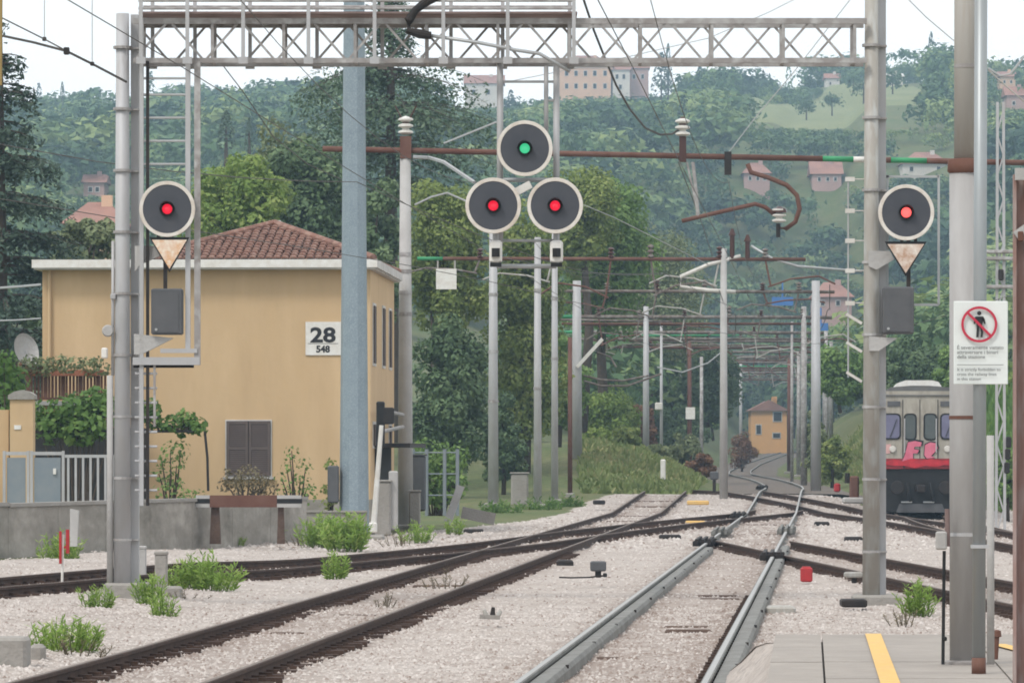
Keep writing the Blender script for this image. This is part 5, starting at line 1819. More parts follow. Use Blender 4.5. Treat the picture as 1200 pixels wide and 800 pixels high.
for s_ in (-1, 1):
    MB().lathe([(0.001, 0), (0.44, 0), (0.46, 0.03), (0.46, 0.13), (0.001, 0.14)], (TXc + s_ * 0.76 - 0.07 + 0.1, DT + 2.2, TZ0 + 0.46), (1, 0, 0), 20).build('wheel', M_DARK, tr)
for y in (575, 586, 596):
    MB().beam(P(1036, y, DT + 0.6), P(1047, y, DT + 0.6), 0.25, 0.06).build('side_step', M_GALV, tr)

# ------------------------------------------------------------ far houses
HOUSES = []


def far_house(lab, x0, x1, ytop, ybase, d, wallm, roofm, rise=1.6, wins=(), dep=8.0, hip=False, name='far_house', rot=0.0):
    if d > 680:      # let it stand where the slope shows at its base row
        ds_ = np.arange(520, 1340, 4.0)
        ys_ = YH - (T(PX((x0 + x1) / 2, ds_), ds_) - HC) * F / ds_
        d = float(ds_[np.argmin(np.abs(ys_ - ybase))])
    X0, X1, Z0, Z1 = PX(x0, d), PX(x1, d), PZ(ybase, d), PZ(ytop, d)
    HOUSES.append((x0, x1, ytop, ybase, d, dep))
    t = thing(name, lab, 'house', ((X0 + X1) / 2, d, Z0))
    MB().box(X0, X1, d, d + dep, Z0 - 2.5, Z1).build('wall', wallm, t)
    m = MB()
    e_ = 0.4
    if hip:
        w = (X1 - X0) * 0.3
        m.add([(X0 - e_, d - e_, Z1), (X1 + e_, d - e_, Z1), (X1 + e_, d + dep + e_, Z1), (X0 - e_, d + dep + e_, Z1), (X0 + w, d + dep / 2, Z1 + rise), (X1 - w, d + dep / 2, Z1 + rise)],
              [(0, 1, 5, 4), (1, 2, 5), (2, 3, 4, 5), (3, 0, 4), (3, 2, 1, 0)])
    elif rot:
        xm = (X0 + X1) / 2
        m.prism([(X0 - e_, d - e_, Z1), (X1 + e_, d - e_, Z1), (xm, d - e_, Z1 + rise)], (0, dep + 2 * e_, 0))
    else:
        m.prism([(X0 - e_, d - e_, Z1), (X0 - e_, d + dep + e_, Z1), (X0 - e_, d + dep / 2, Z1 + rise)], (X1 - X0 + 2 * e_, 0, 0))
    m.build('roof', roofm, t)
    MB().cbox((X0 + (X1 - X0) * 0.68, d + dep * 0.42, Z1 + rise * 0.75), 0.7, 0.7, 1.6).build('chimney', wallm, t)
    for (wx, wy, ww, wh) in wins:
        f_ = MB().box(PX(wx - ww / 2, d) - 0.12, PX(wx + ww / 2, d) + 0.12, d - 0.06, d - 0.003, PZ(wy + wh / 2, d) - 0.12, PZ(wy - wh / 2, d) + 0.12).build('window', M_FASCIA, t)
        ORIG[f_.name] = ORIG[t.name]
        MB().box(PX(wx - ww / 2, d), PX(wx + ww / 2, d), d - 0.1, d - 0.062, PZ(wy + wh / 2, d), PZ(wy - wh / 2, d)).build('pane', M_DARKIN, f_)
    return t


M_ORANGE = mat('orange_plaster', (0.74, 0.41, 0.16), 0.9, 0, (0.64, 0.36, 0.15), 0.4)
M_PEACH = mat('peach_plaster', (0.66, 0.44, 0.30), 0.9, 0, (0.56, 0.35, 0.25), 0.2)
M_PINKW = mat('pink_plaster', (0.45, 0.295, 0.265), 0.9, 0, (0.37, 0.25, 0.225), 0.2)
M_PALEW = mat('pale_plaster', (0.6, 0.56, 0.5), 0.9, 0, (0.5, 0.46, 0.42), 0.2)
M_FTILE = mat('far_tile', (0.32, 0.17, 0.13), 0.9, 0, (0.22, 0.12, 0.10), 0.5)
far_house('small orange house with gable roof at the end of the track corridor', 880, 922, 481, 517, 660, M_ORANGE, M_FTILE, 1.4, ((911, 488, 9, 10), (910, 510, 8, 5), (889, 503, 5, 10)), 7, rot=1)
M_VILLA = M_PEACH
t = far_house('large peach villa with rows of windows on the hill crest', 655, 718, 78, 112, 1230, M_VILLA, M_FTILE, 3.2,
              [(x, y, 3.5, 5.5) for x in (664, 675, 686, 697, 709) for y in (86, 101)], 12, hip=True, name='hill_villa')
far_house('pink wing of the hill villa right of its main block', 737, 760, 80, 110, 1238, M_PINKW, M_FTILE, 1.5, ((743, 90, 3, 5), (753, 90, 3, 5)), 10, name='hill_villa')
far_house('recessed grey-pink middle block of the hill villa', 716, 738, 82, 110, 1240, M_PALEW, M_FTILE, 1.5, ((723, 90, 3, 5), (731, 90, 3, 5), (727, 102, 3, 5)), 8, name='hill_villa')
far_house('pale house half hidden left of the hill villa', 545, 590, 98, 125, 1190, M_PALEW, M_FTILE, 2.5, ((555, 108, 4, 5), (572, 108, 4, 5)), 10)
far_house('white flat house on the hill right of the hay field', 1036, 1058, 90, 104, 1290, M_PALEW, M_FASCIA, 1.0, ((1043, 97, 3, 4), (1052, 97, 3, 4)), 8)
far_house('small grey house in the trees above the hay field', 968, 984, 92, 102, 1295, M_PALEW, M_FTILE, 1.5, ((973, 98, 2, 3),), 8)
far_house('pink house on the slope below the rusty feeder pipe', 872, 902, 203, 222, 900, M_PINKW, M_FTILE, 2.0, ((879, 209, 3, 4), (888, 209, 3, 4), (896, 209, 3, 4)), 9, hip=True)
far_house('rose-coloured house left of the right signal mast', 952, 986, 204, 224, 880, M_PINKW, M_FTILE, 2.4, ((960, 210, 3, 4), (970, 210, 3, 4), (979, 210, 3, 4)), 9)
far_house('terracotta roofed house low on the right of the corridor', 955, 998, 348, 368, 640, M_PINKW, M_FTILE, 2.0, ((964, 355, 4, 5), (982, 355, 4, 5)), 9, hip=True)
far_house('long pale house with red roof behind the platform pole', 1058, 1112, 192, 204, 850, M_PALEW, M_FTILE, 2.2, ((1068, 198, 4, 5), (1100, 198, 4, 5)), 9, hip=True)
far_house('pinkish house high on the hill right of the silver pole', 1172, 1190, 90, 104, 1250, M_PEACH, M_FTILE, 1.5, ((1177, 96, 2, 3), (1185, 96, 2, 3)), 8)
far_house('red house at the right edge of the hill', 1180, 1204, 112, 132, 1150, M_PINKW, M_FTILE, 2.0, ((1188, 121, 3, 4),), 8)
far_house('orange house with terracotta roof behind the left trees', 78, 140, 262, 312, 330, M_PEACH, M_FTILE, 1.6, ((96, 280, 5, 7), (116, 280, 5, 7)), 9, hip=True)
far_house('pink house far behind the left conifer', 98, 122, 214, 232, 700, M_PINKW, M_FTILE, 1.5, ((106, 222, 4, 5), (114, 222, 4, 5)), 9)
#SECTION4

# ------------------------------------------------------------ vegetation
def leaves(cen, nor, size, aspect, rng, jitter=0.5, up=0.0):
    """one bent diamond leaf per centre; returns (N*4,3)"""
    N = len(cen)
    n = nor + rng.normal(0, jitter, (N, 3))
    n /= np.linalg.norm(n, axis=1)[:, None] + 1e-9
    r = rng.normal(0, 1, (N, 3))
    r[:, 2] += up
    a = r - (r * n).sum(1)[:, None] * n
    a /= np.linalg.norm(a, axis=1)[:, None] + 1e-9
    b = np.cross(n, a)
    s = (np.asarray(size) * rng.uniform(0.6, 1.3, N))[:, None]
    q = np.stack([cen - a * s * 0.5, cen + b * s * 0.5 * aspect + a * s * 0.06, cen + a * s * 0.5 + n * s * 0.12, cen - b * s * 0.5 * aspect + a * s * 0.06], 1)
    return q.reshape(-1, 3)


def clump_leaves(centers, radii, nper, size, rng, aspect=0.6, flat=1.0, jitter=0.5, skew=0.0):
    cs, ns, ts = [], [], []
    for c, r in zip(centers, radii):
        k = max(3, int(nper * (r / np.mean(radii)) ** 2))
        u = rng.normal(0, 1, (k, 3))
        u /= np.linalg.norm(u, axis=1)[:, None]
        rad = r * (0.55 + 0.5 * rng.random(k) ** 0.5)
        p = u * rad[:, None] * np.array((1, 1, flat))
        cs.append(c + p)
        nn = u.copy()
        nn[:, 2] += 0.35
        ns.append(nn)
        base = rng.normal(0.45, 0.13)
        ts.append(np.clip(base + rng.normal(0, 0.16, k), 0, 1))
    cs, ns, ts = np.concatenate(cs), np.concatenate(ns), np.concatenate(ts)
    return leaves(cs, ns, np.full(len(cs), size), aspect, rng, jitter), ts


def trunk_mesh(base, top, r0, targets, rng, nl=7):
    mb = MB()
    base, top = np.array(base, float), np.array(top, float)
    mid = (base + top) / 2 + rng.normal(0, 0.04, 3) * np.linalg.norm(top - base) * np.array((1, 1, 0))
    mb.tube([base, mid, top], [r0, r0 * 0.75, r0 * 0.35], 8)
    idx = rng.permutation(len(targets))[:nl]
    for i in idx:
        tq = targets[i]
        f0 = rng.uniform(0.35, 0.95)
        s = mid + (top - mid) * f0 if f0 > 0.5 else base + (mid - base) * (0.5 + f0)
        m_ = (s + tq) / 2 + np.array((0, 0, 0.08 * np.linalg.norm(tq - s)))
        mb.tube([s, m_, tq], [r0 * 0.35, r0 * 0.22, r0 * 0.06], 6)
    return mb


def broadleaf(lab, x, ytop, ybot, d, wpx, mt, seed, leaf=0.28, ncl=46, nper=90, name='broadleaf_tree', group=None, hfrac=0.8, ybase=None, cat='tree', shape=1.0, zb=None, dep=None):
    """crown between rows ytop and ybot, wpx wide, at d metres"""
    rng = np.random.default_rng(seed)
    X = PX(x, d)
    zg = ground(X, d) if zb is None else zb
    z1, z0 = PZ(ytop, d), max(PZ(ybot, d), zg + 0.1)
    W = wpx * d / F
    H = z1 - z0
    t = thing(name, lab, cat, (X, d, zg), group)
    c = np.array((X, d, z0 + H * 0.5))
    u = rng.normal(0, 1, (ncl, 3))
    u /= np.linalg.norm(u, axis=1)[:, None]
    rad = rng.random(ncl) ** 0.45
    dp = (dep or min(W, H) * 0.9) * 0.5
    cr = min(W, H) * 0.5 * rng.uniform(0.20, 0.36, ncl)
    cen = c + u * rad[:, None] * np.array((W * 0.5, dp, H * 0.5)) * 0.84
    # narrower towards the top
    fz = (cen[:, 2] - z0) / max(H, 0.1)
    taper = 1 - (1 - hfrac) * np.clip(fz, 0, 1) * shape
    cen[:, 0] = X + (cen[:, 0] - X) * taper
    mb = trunk_mesh((X, d, zg - 0.2), (X, d, z0 + H * 0.6), max(0.1, 0.022 * (z1 - zg)), cen, rng)
    mb.build('trunk', M_BARK, t, smooth=True)
    q, ts = clump_leaves(cen, cr, int(nper * 1.5), leaf * 0.8, rng, 0.62, 0.85)
    npmesh('crown', q, 4, mt, t, tint=ts)
    return t


def conifer(lab, x, ytop, d, wpx, mt, seed, name='conifer', leaf=0.3, droop=0.35, nb=120, ybot=None, zb=None, skirt=0.0, cat='tree', lpb=34, flatness=1.0, tier=0.0, prof=None):
    rng = np.random.default_rng(seed)
    X = PX(x, d)
    zg = ground(X, d) if zb is None else zb
    z1 = PZ(ytop, d)
    z0 = zg + 0.8 if ybot is None else PZ(ybot, d)
    H, W = z1 - z0, wpx * d / F
    t = thing(name, lab, cat, (X, d, zg))
    mb = MB()
    mb.tube([(X, d, zg - 0.2), (X, d, zg + (z1 - zg) * 0.5), (X, d, z1)], [0.02 * (z1 - zg), 0.012 * (z1 - zg), 0.02], 8)
    cs, ns, ts = [], [], []
    for i in range(nb):
        f = (i + rng.random()) / nb
        z = z0 + H * f
        if tier:
            z = z0 + round((z - z0) / tier) * tier + rng.normal(0, 0.12 * tier)
        L = W * 0.5 * ((1 - f) ** 0.75 if prof is None else np.interp(f, *prof)) * rng.uniform(0.7, 1.12) + 0.15
        a = rng.uniform(0, 2 * math.pi)
        dr = np.array((math.cos(a), math.sin(a)))
        sg = np.linspace(0.1, 1, 5)
        pts = [np.array((X + dr[0] * L * s, d + dr[1] * L * s, z + L * (0.12 * s - droop * s * s))) for s in sg]
        mb.tube([np.array((X, d, z))] + pts, [0.05 * L / 2 + 0.015, 0.03 * L / 2 + 0.012, 0.025, 0.02, 0.012, 0.008], 4)
        k = max(8, int(lpb * L / (W * 0.35)))
        s = rng.uniform(0.15, 1.05, k)
        side = rng.normal(0, 0.13 * L + 0.05, k) * (1.1 - 0.5 * s)
        p = np.stack([X + dr[0] * L * s - dr[1] * side, d + dr[1] * L * s + dr[0] * side, z + L * (0.12 * s - droop * s * s) - np.abs(rng.normal(0, 0.16 + skirt * s, k))], 1)
        cs.append(p)
        nn = np.tile((dr[0] * 0.3, dr[1] * 0.3, 0.8), (k, 1))
        ns.append(nn)
        ts.append(np.clip(rng.normal(0.45, 0.1) + rng.normal(0, 0.18, k), 0, 1))
    mb.build('trunk', M_BARK, t)
    cs, ns, ts = np.concatenate(cs), np.concatenate(ns), np.concatenate(ts)
    npmesh('crown', leaves(cs, ns, np.full(len(cs), leaf), 0.5, rng, 0.6), 4, mt, t, tint=ts)
    return t


def weed(lab, x, ybase, d, wpx, hpx, seed, mt=L_WEED, n=420, name='weed_clump', cat='weed', group='weeds in the ballast', zb=None, blade=0.55, wide=0.10):
    """upright stems with narrow leaves"""
    rng = np.random.default_rng(seed)
    X = PX(x, d)
    zg = PZ(ybase, d) if zb is None else zb
    W, H = wpx * d / F, 1.15 * hpx * d / F
    t = thing(name, lab, cat, (X, d, zg), group)
    ns_ = max(9, n // 9)
    mb = MB()
    cs, ax, ts, sz = [], [], [], []
    for i in range(ns_):
        a = rng.uniform(0, 6.28)
        r = rng.random() ** 0.6
        bx = np.array((X + math.cos(a) * r * W * 0.40, d + math.sin(a) * r * W * 0.3, zg - 0.03))
        hh = H * rng.uniform(0.55, 1.05) * (1 - 0.35 * r)
        tip = bx + np.array((math.cos(a) * r * W * 0.2 + rng.normal(0, 0.03), math.sin(a) * r * W * 0.2, hh))
        mb.tube([bx, (bx + tip) / 2 + (0, 0, hh * 0.08), tip], [0.008, 0.006, 0.003], 3, False)
        k = 22
        s = rng.uniform(0.12, 1.0, k)
        p = bx + (tip - bx) * s[:, None]
        o = rng.normal(0, 1, (k, 3)) * np.array((1, 1, 0.3)) + np.array((0, 0, 0.9))
        o /= np.linalg.norm(o, axis=1)[:, None]
        L = H * blade * 0.33 * rng.uniform(0.6, 1.3, k)
        cs.append(p + o * L[:, None] * 0.5)
        ax.append(o)
        sz.append(L)
        ts.append(np.clip(rng.normal(0.5, 0.12) + rng.normal(0, 0.15, k), 0, 1))
    cs, ax, sz, ts = map(np.concatenate, (cs, ax, sz, ts))
    b = np.cross(ax, rng.normal(0, 1, ax.shape))
    b /= np.linalg.norm(b, axis=1)[:, None]
    s = sz[:, None]
    w_ = wide * 1.3
    q = np.stack([cs - ax * s * 0.5, cs + b * s * w_, cs + ax * s * 0.5, cs - b * s * w_], 1).reshape(-1, 3)
    mb.build('stems', mt, t)['kind'] = 'stuff'
    npmesh('foliage', q, 4, mt, t, tint=ts)
    return t


def dflat(y):
    return F * (HC + 0.14) / (y - YH)


W_ = [
    (75, 768, 82, 52, 'tall sparse weed clump by the concrete block at bottom left', 520),
    (114, 718, 40, 38, 'small weed clump left of the left signal mast foot', 260),
    (190, 726, 34, 36, 'low pale weed at the edge of the track below the left mast', 240),
    (178, 712, 36, 46, 'thin weeds growing around the short pale cable post', 200),
    (240, 693, 82, 44, 'broad bright green weed clump right of the left signal', 620),
    (70, 659, 56, 36, 'green weed clump at the foot of the stained wall', 420),
    (374, 641, 64, 38, 'wide bright green weed mound left of the lighting tower foot', 640),
    (405, 646, 58, 46, 'tall green weed mound in front of the lighting tower', 640),
    (393, 679, 28, 34, 'small weed growing on the crossing track', 240),
    (487, 636, 40, 26, 'small weed clump at the foot of the insulator mast', 320),
    (532, 627, 22, 24, 'thin weed beside the leaning prop', 180),
    (1076, 722, 44, 44, 'feathery weed clump right of the right signal mast', 300),
    (316, 637, 30, 24, 'weed between the buffer stop posts', 220),
    (275, 640, 30, 18, 'low weed under the buffer stop beam', 200),
    (230, 638, 26, 24, 'weed left of the buffer stop post', 180),
]
for i, (x, y, w, h, lab, n) in enumerate(W_):
    weed(lab, x, y, dflat(y), w, h, 100 + i, n=n, mt=L_WEED, wide=0.065 if i in (0, 1, 2, 3, 11) else 0.08)
for i, (x, y, w, h, lab, n) in enumerate(((96, 772, 60, 34, 'dry straggling stems right of the bottom left weed clump', 90), (215, 705, 60, 20, 'dry brown stalks beside the low grey junction box', 90), (450, 712, 30, 22, 'few dry stalks against the left rusty rail', 60),
                                                 (520, 690, 50, 26, 'dry reddish stalks along the left rusty track', 90), (360, 640, 60, 20, 'dry grass at the edge of the green mounds', 120), (1060, 732, 50, 26, 'dry stems left of the feathery weed by the right mast', 80), (140, 640, 60, 20, 'dry grass along the stained wall', 120), (470, 640, 60, 18, 'dry grass by the white stake foot', 120))):
    weed(lab, x, y, dflat(y), w, h, 180 + i, n=n, mt=L_DRY, wide=0.05, group='dry stalks in the ballast', name='dry_stalks')
# verge grass at the junction masts
for i, (x, y, w, h, lab, n) in enumerate(((585, 614, 46, 30, 'grassy tuft at the foot of the mast below the left red disc', 420), (628, 610, 60, 26, 'broad grass patch around the thin junction masts', 620), (662, 604, 44, 24, 'grass tuft beside the rust-red post', 420))):
    weed(lab, x, y, 165 + 4 * i, w, h, 140 + i, n=n, mt=L_VINE, group='grass tufts at the junction')

# climbing and potted plants round the house
def shrub(lab, pts, d, mt, seed, leaf=0.1, nper=60, r=0.3, name='shrub', cat='shrub', zb=None, flat=1.0, stems=True):
    rng = np.random.default_rng(seed)
    cen = np.array([P(x, y, d) + np.array((0, rng.normal(0, r * 0.6), 0)) for (x, y) in pts])
    lo = cen[:, 2].min()
    b = np.array((cen[:, 0].mean(), d, lo - r if zb is None else zb))
    t = thing(name, lab, cat, b)
    if stems:
        mb = MB()
        for c in cen:
            s = np.array((b[0] + (c[0] - b[0]) * 0.4, d, b[2]))
            mb.tube([s, (s + c) / 2 + (0.02, 0, 0.05), c], [0.025, 0.02, 0.01], 5)
        mb.build('stems', M_BARK, t)
    q, ts = clump_leaves(cen, np.full(len(cen), r) * rng.uniform(0.7, 1.3, len(cen)), nper, leaf, rng, 0.7, flat)
    npmesh('foliage', q, 4, mt, t, tint=ts)
    return t


rng_ = np.random.default_rng(5)
shrub('leafy green vine spreading over the pergola in front of the house', [(44 + 9 * k + rng_.normal(0, 3), 482 + 8 * math.sin(k * 1.3) + rng_.normal(0, 6) + max(0, 8 - k)) for k in range(11)] + [(60 + 10 * k, 500 + rng_.normal(0, 6)) for k in range(7)], 118, L_VINE, 1, 0.17, 90, 0.32, 'pergola_vine', 'vine', PZ(596, 118))
shrub('trailing vine right of the left signal mast on a dark wire', [(168, 488), (180, 492), (190, 498), (202, 496), (212, 500), (224, 498), (232, 500), (176, 478), (218, 490)], 118, L_VINE, 2, 0.15, 60, 0.2, 'pergola_vine', 'vine', PZ(505, 118))
m = MB()
m.beam(P(20, 506, 117.9), P(236, 505, 117.9), 0.06, 0.06)
m.tube([P(240, 505, 117.9), P(243, 536, 117.9), P(244, 575, 117.9)], 0.03, 6)
tag(m.build('pergola_bar', M_DARK), 'dark pergola bar carrying the vines', 'pergola')
shrub('flowering balcony plants with reddish leaves above the brown railing', [(28 + 8.5 * k, 429 + rng_.normal(0, 3)) for k in range(12)], 123.6, L_OLIVE, 3, 0.10, 70, 0.2, 'balcony_flowers', 'flowers', hz(440), stems=False)
shrub('russet flowers at the left end of the balcony', [(24, 432), (32, 436), (40, 434), (48, 436)], 123.4, L_RED, 4, 0.08, 40, 0.16, 'balcony_flowers', 'flowers', hz(442), stems=False)
shrub('slender shrub against the yellow wall right of the left mast', [(190, 540), (200, 530), (207, 545), (186, 555), (198, 560), (193, 575), (204, 568), (212, 527)], 118, L_MID, 5, 0.11, 34, 0.2, zb=PZ(592, 118))
shrub('dry grey shrub in the planter below the shuttered window', [(262, 568), (272, 560), (282, 565), (292, 558), (302, 566), (312, 570), (280, 574), (298, 575)], 117.8, L_DRY, 6, 0.08, 80, 0.22, zb=PZ(586, 117.8))
shrub('climbing rose on canes right of the shuttered window', [(330, 560), (336, 550), (340, 538), (342, 528), (345, 570), (352, 560), (358, 548), (360, 570), (332, 575), (362, 580)], 117.6, L_MID, 7, 0.09, 22, 0.18, zb=PZ(598, 117.6))
shrub('small shrub by the foot of the lighting tower', [(384, 575), (390, 583), (382, 590), (392, 560), (388, 545)], 119, L_YEL, 8, 0.1, 30, 0.16, zb=PZ(600, 119))
shrub('low green plants in the left planter', [(214, 580), (224, 582), (220, 588), (234, 583)], 117.5, L_MID, 9, 0.08, 40, 0.15, zb=PZ(592, 117.5))
shrub('dark ivy over the green wire fence', [(488 + 6 * k, 545 + 14 * math.sin(k * 2.1)) for k in range(9)] + [(490 + 6 * k, 575 + 9 * math.sin(k * 1.7)) for k in range(8)], 143, L_MID, 10, 0.15, 90, 0.42, 'ivy', 'ivy', PZ(604, 143))
shrub('bright leaves at the left edge beside the gate pillar', [(4, 455), (8, 470), (2, 485), (14, 445), (-4, 440), (6, 425)], 112, L_VINE, 12, 0.16, 80, 0.3, zb=PZ(596, 112))

# near trees
conifer('dark fir with drooping branches at the left edge', 2, 40, 150, 270, L_FIR, 21, 'fir_tree', 0.2, 0.26, 150, ybot=470, lpb=150, skirt=0.2, tier=1.0)
broadleaf('grey-green tree behind the flat left wing of the house', 95, 252, 330, 165, 120, L_OLIVE, 22, 0.26, 40, 90)
broadleaf('dark evergreen filling the gap behind the gate', 10, 330, 470, 155, 110, L_DARK, 23, 0.25, 36, 90)
broadleaf('fresh green tree behind the left part of the roof', 285, 168, 345, 190, 150, L_LIGHT, 24, 0.28, 70, 120)
broadleaf('light green tree top just right of the left signal', 262, 175, 300, 200, 80, L_LIGHT, 25, 0.28, 40, 100)
broadleaf('dark oak behind the house ridge', 360, 150, 360, 200, 140, L_DARK, 26, 0.28, 80, 130)
broadleaf('grey-green tree crowding the cedar trunk', 335, 140, 260, 215, 120, L_OLIVE, 27, 0.28, 50, 100)
conifer('large spreading cedar rising behind the gantry', 458, -90, 215, 280, L_CEDAR, 28, 'cedar_tree', 0.22, 0.30, 190, ybot=215, skirt=0.6, lpb=150, tier=1.6, prof=([0, 0.25, 0.40, 0.46, 0.52, 0.6, 1], [0.6, 0.85, 1.0, 0.7, 0.3, 0.22, 0.05]))
broadleaf('yellow-green bamboo-like tree behind the insulator mast', 520, 195, 420, 196, 130, L_YEL, 29, 0.24, 90, 130)
broadleaf('dark glossy magnolia right of the insulator mast', 528, 362, 566, 184, 116, L_DARK, 30, 0.24, 80, 130)
broadleaf('dark tree behind the lighting tower', 440, 190, 420, 190, 90, L_DARK, 31, 0.26, 60, 110)
broadleaf('tall yellowish tree between the two thin junction masts', 615, 210, 600, 200, 120, L_YEL, 32, 0.24, 110, 130, hfrac=0.7)
broadleaf('green tree right of the hanging signal', 710, 185, 420, 250, 150, L_MID, 33, 0.30, 90, 130)
broadleaf('yellow-topped tree behind the feeder pipe', 680, 186, 330, 245, 120, L_YEL, 34, 0.28, 60, 110)
broadleaf('grey-green tree left of the concrete portal post', 770, 250, 440, 325, 150, L_OLIVE, 35, 0.28, 90, 130)
broadleaf('dark tree shading the left verge under the portals', 790, 360, 560, 335, 130, L_DARK, 36, 0.32, 90, 120, zb=2.5)
broadleaf('pale green bushy tree on the left bank', 712, 440, 545, 250, 90, L_LIGHT, 37, 0.22, 60, 110, zb=1.5)
broadleaf('green poplar behind the blue-grey portal mast', 655, 380, 575, 214, 80, L_MID, 38, 0.24, 60, 110)
broadleaf('russet bush on the left bank below the portals', 752, 470, 548, 262, 60, L_RED, 39, 0.2, 40, 90, name='russet_bush', cat='bush')
broadleaf('dark hedge tree far left of the orange house', 830, 400, 540, 330, 90, L_DARK, 40, 0.3, 70, 110, zb=3)
broadleaf('tree left of the orange house under the beams', 836, 430, 520, 420, 40, L_MID, 41, 0.36, 50, 100, zb=3)
broadleaf('green tree on top of the right bank left of the mast', 985, 400, 510, 255, 90, L_MID, 42, 0.26, 70, 120, zb=4)
broadleaf('dark tree on the right bank behind the signal mast', 1020, 415, 560, 262, 110, L_DARK, 43, 0.26, 80, 120, zb=4)
broadleaf('dense green tree behind the train roof', 1075, 395, 520, 235, 120, L_DARK, 44, 0.26, 90, 130, zb=4)
broadleaf('green tree right of the train', 1140, 400, 560, 230, 110, L_MID, 45, 0.26, 80, 120, zb=4)
broadleaf('leafy tree at the right edge behind the posts', 1195, 420, 590, 200, 100, L_LIGHT, 46, 0.22, 70, 110, zb=2)
broadleaf('bush at the foot of the far right poles', 1180, 520, 620, 160, 70, L_MID, 47, 0.16, 40, 90, name='trackside_bush', cat='bush', zb=-0.2)
broadleaf('dense thicket tree filling the corridor end', 930, 420, 500, 720, 120, L_DARK, 48, 0.55, 80, 110, zb=4)
broadleaf('dark tree behind the seventh portal', 885, 385, 475, 760, 110, L_MID, 49, 0.6, 80, 110, zb=4)
broadleaf('tree under the terracotta house', 975, 370, 455, 560, 110, L_MID, 50, 0.45, 70, 110, zb=4)
broadleaf('small dark tree behind the leaning prop', 590, 450, 590, 190, 70, L_DARK, 51, 0.2, 50, 110)
broadleaf('olive shrub on the verge right of the left bank', 800, 505, 562, 245, 60, L_OLIVE, 52, 0.2, 36, 80, name='verge_bush', cat='bush')
broadleaf('dark undergrowth tree behind the rust-red portal post', 795, 470, 560, 322, 90, L_DARK, 54, 0.22, 60, 110, zb=1.5, name='thicket', cat='bush')

for i, (x, yt_, yb_, dd, w, mt_, lab) in enumerate(((700, 500, 560, 212, 46, L_LIGHT, 'light green shrub at the left end of the left bank'), (735, 495, 540, 222, 40, L_YEL, 'yellowish shrub on top of the left bank'), (770, 520, 560, 228, 40, L_OLIVE, 'olive shrub on the slope of the left bank'),
                                                 (820, 530, 566, 232, 36, L_RED, 'russet shrub at the foot of the concrete portal post'), (870, 505, 545, 380, 36, L_RED, 'brown brushwood left of the orange house'), (958, 470, 540, 240, 40, L_OLIVE, 'grey-green shrub on the right bank'), (975, 505, 560, 225, 40, L_YEL, 'yellow-green shrub low on the right bank'))):
    broadleaf(lab, x, yt_, 800, dd, w * 1.2, mt_, 400 + i, 0.2, 44, 60, hfrac=0.6, name='bank_shrub', cat='shrub')

# bank grass: blades over the left and right banks
def bank_grass(lab, xr, dr, mt, n, seed, h=0.5):
    rng = np.random.default_rng(seed)
    d = rng.uniform(dr[0], dr[1], n)
    x = rng.uniform(xr[0], xr[1], n)
    X = PX(x, d)
    z = T(X, d)
    c = corr(d)
    k = np.abs(X - c) > 3.4
    X, d, z = X[k], d[k], z[k]
    n = len(X)
    base = np.stack([X, d, z - 0.03], 1)
    hh = h * rng.uniform(0.4, 1.2, n) * (0.75 + 0.5 * (wob(X, d, 3.0) > 0.1))
    tip = base + np.stack([rng.normal(0, 0.12, n), rng.normal(0, 0.12, n), hh], 1)
    w = np.stack([rng.uniform(0.05, 0.11, n), rng.normal(0, 0.02, n), np.zeros(n)], 1)
    q = np.stack([base - w, base + w, tip + w * 0.2, tip - w * 0.2], 1).reshape(-1, 3)
    ts = np.clip(0.5 + 0.22 * wob(X, d, 5) + rng.normal(0, 0.15, n), 0, 1)
    o = npmesh('bank_grass', q, 4, mt, tint=ts)
    o['kind'] = 'stuff'
    tag(o, lab, 'grass')


bank_grass('long grass covering the left bank below the portals', (680, 850), (191, 300), L_GRASS, 34000, 61, 0.32)
bank_grass('yellowish grass covering the right bank beside the train', (925, 1060), (176, 300), L_GRASS, 30000, 62, 0.36)
bank_grass('grass behind the train and right poles', (1040, 1210), (176, 230), L_VINE, 12000, 63)

# ------------------------------------------------------------ hillside wood
def proto(kind, seed, nl, ls, tri=False):
    rng = np.random.default_rng(seed)
    if kind == 'round':
        ncl = 26
        u = rng.normal(0, 1, (ncl, 3))
        u /= np.linalg.norm(u, axis=1)[:, None]
        u[:, 2] = np.abs(u[:, 2]) * 1.1 - 0.25
        cen = u * np.array((0.36, 0.36, 0.36)) * rng.uniform(0.6, 1.0, (ncl, 1)) + np.array((0, 0, 0.55))
        q, ts = clump_leaves(cen, rng.uniform(0.13, 0.22, ncl), nl // ncl, ls, rng, 0.8, 0.85, 0.3)
    elif kind == 'cypress':
        f = rng.random(nl) ** 0.8
        a = rng.uniform(0, 6.28, nl)
        r = 0.13 * (1 - f) ** 0.55 * np.minimum(1, f * 8 + 0.4)
        c = np.stack([r * np.cos(a), r * np.sin(a), f], 1)
        q = leaves(c, np.stack([np.cos(a), np.sin(a), 0.3 + 0 * a], 1), np.full(nl, ls * 0.8), 0.5, rng, 0.4, 2.0)
        ts = np.clip(rng.normal(0.12, 0.1, nl), 0, 1)
    else:  # umbrella pine
        ncl = 18
        a = rng.uniform(0, 6.28, ncl)
        r = rng.random(ncl) ** 0.5 * 0.42
        cen = np.stack([r * np.cos(a), r * np.sin(a), 0.82 - 0.5 * r * r], 1)
        q, ts = clump_leaves(cen, rng.uniform(0.1, 0.16, ncl), nl // ncl, ls, rng, 0.7, 0.6)
        ts = ts * 0.6
    q = q.reshape(-1, 4, 3)[:, [0, 1, 3]] if tri else q.reshape(-1, 4, 3)
    return q.reshape(-1, 3), 0.5 + (ts - 0.5) * 0.6


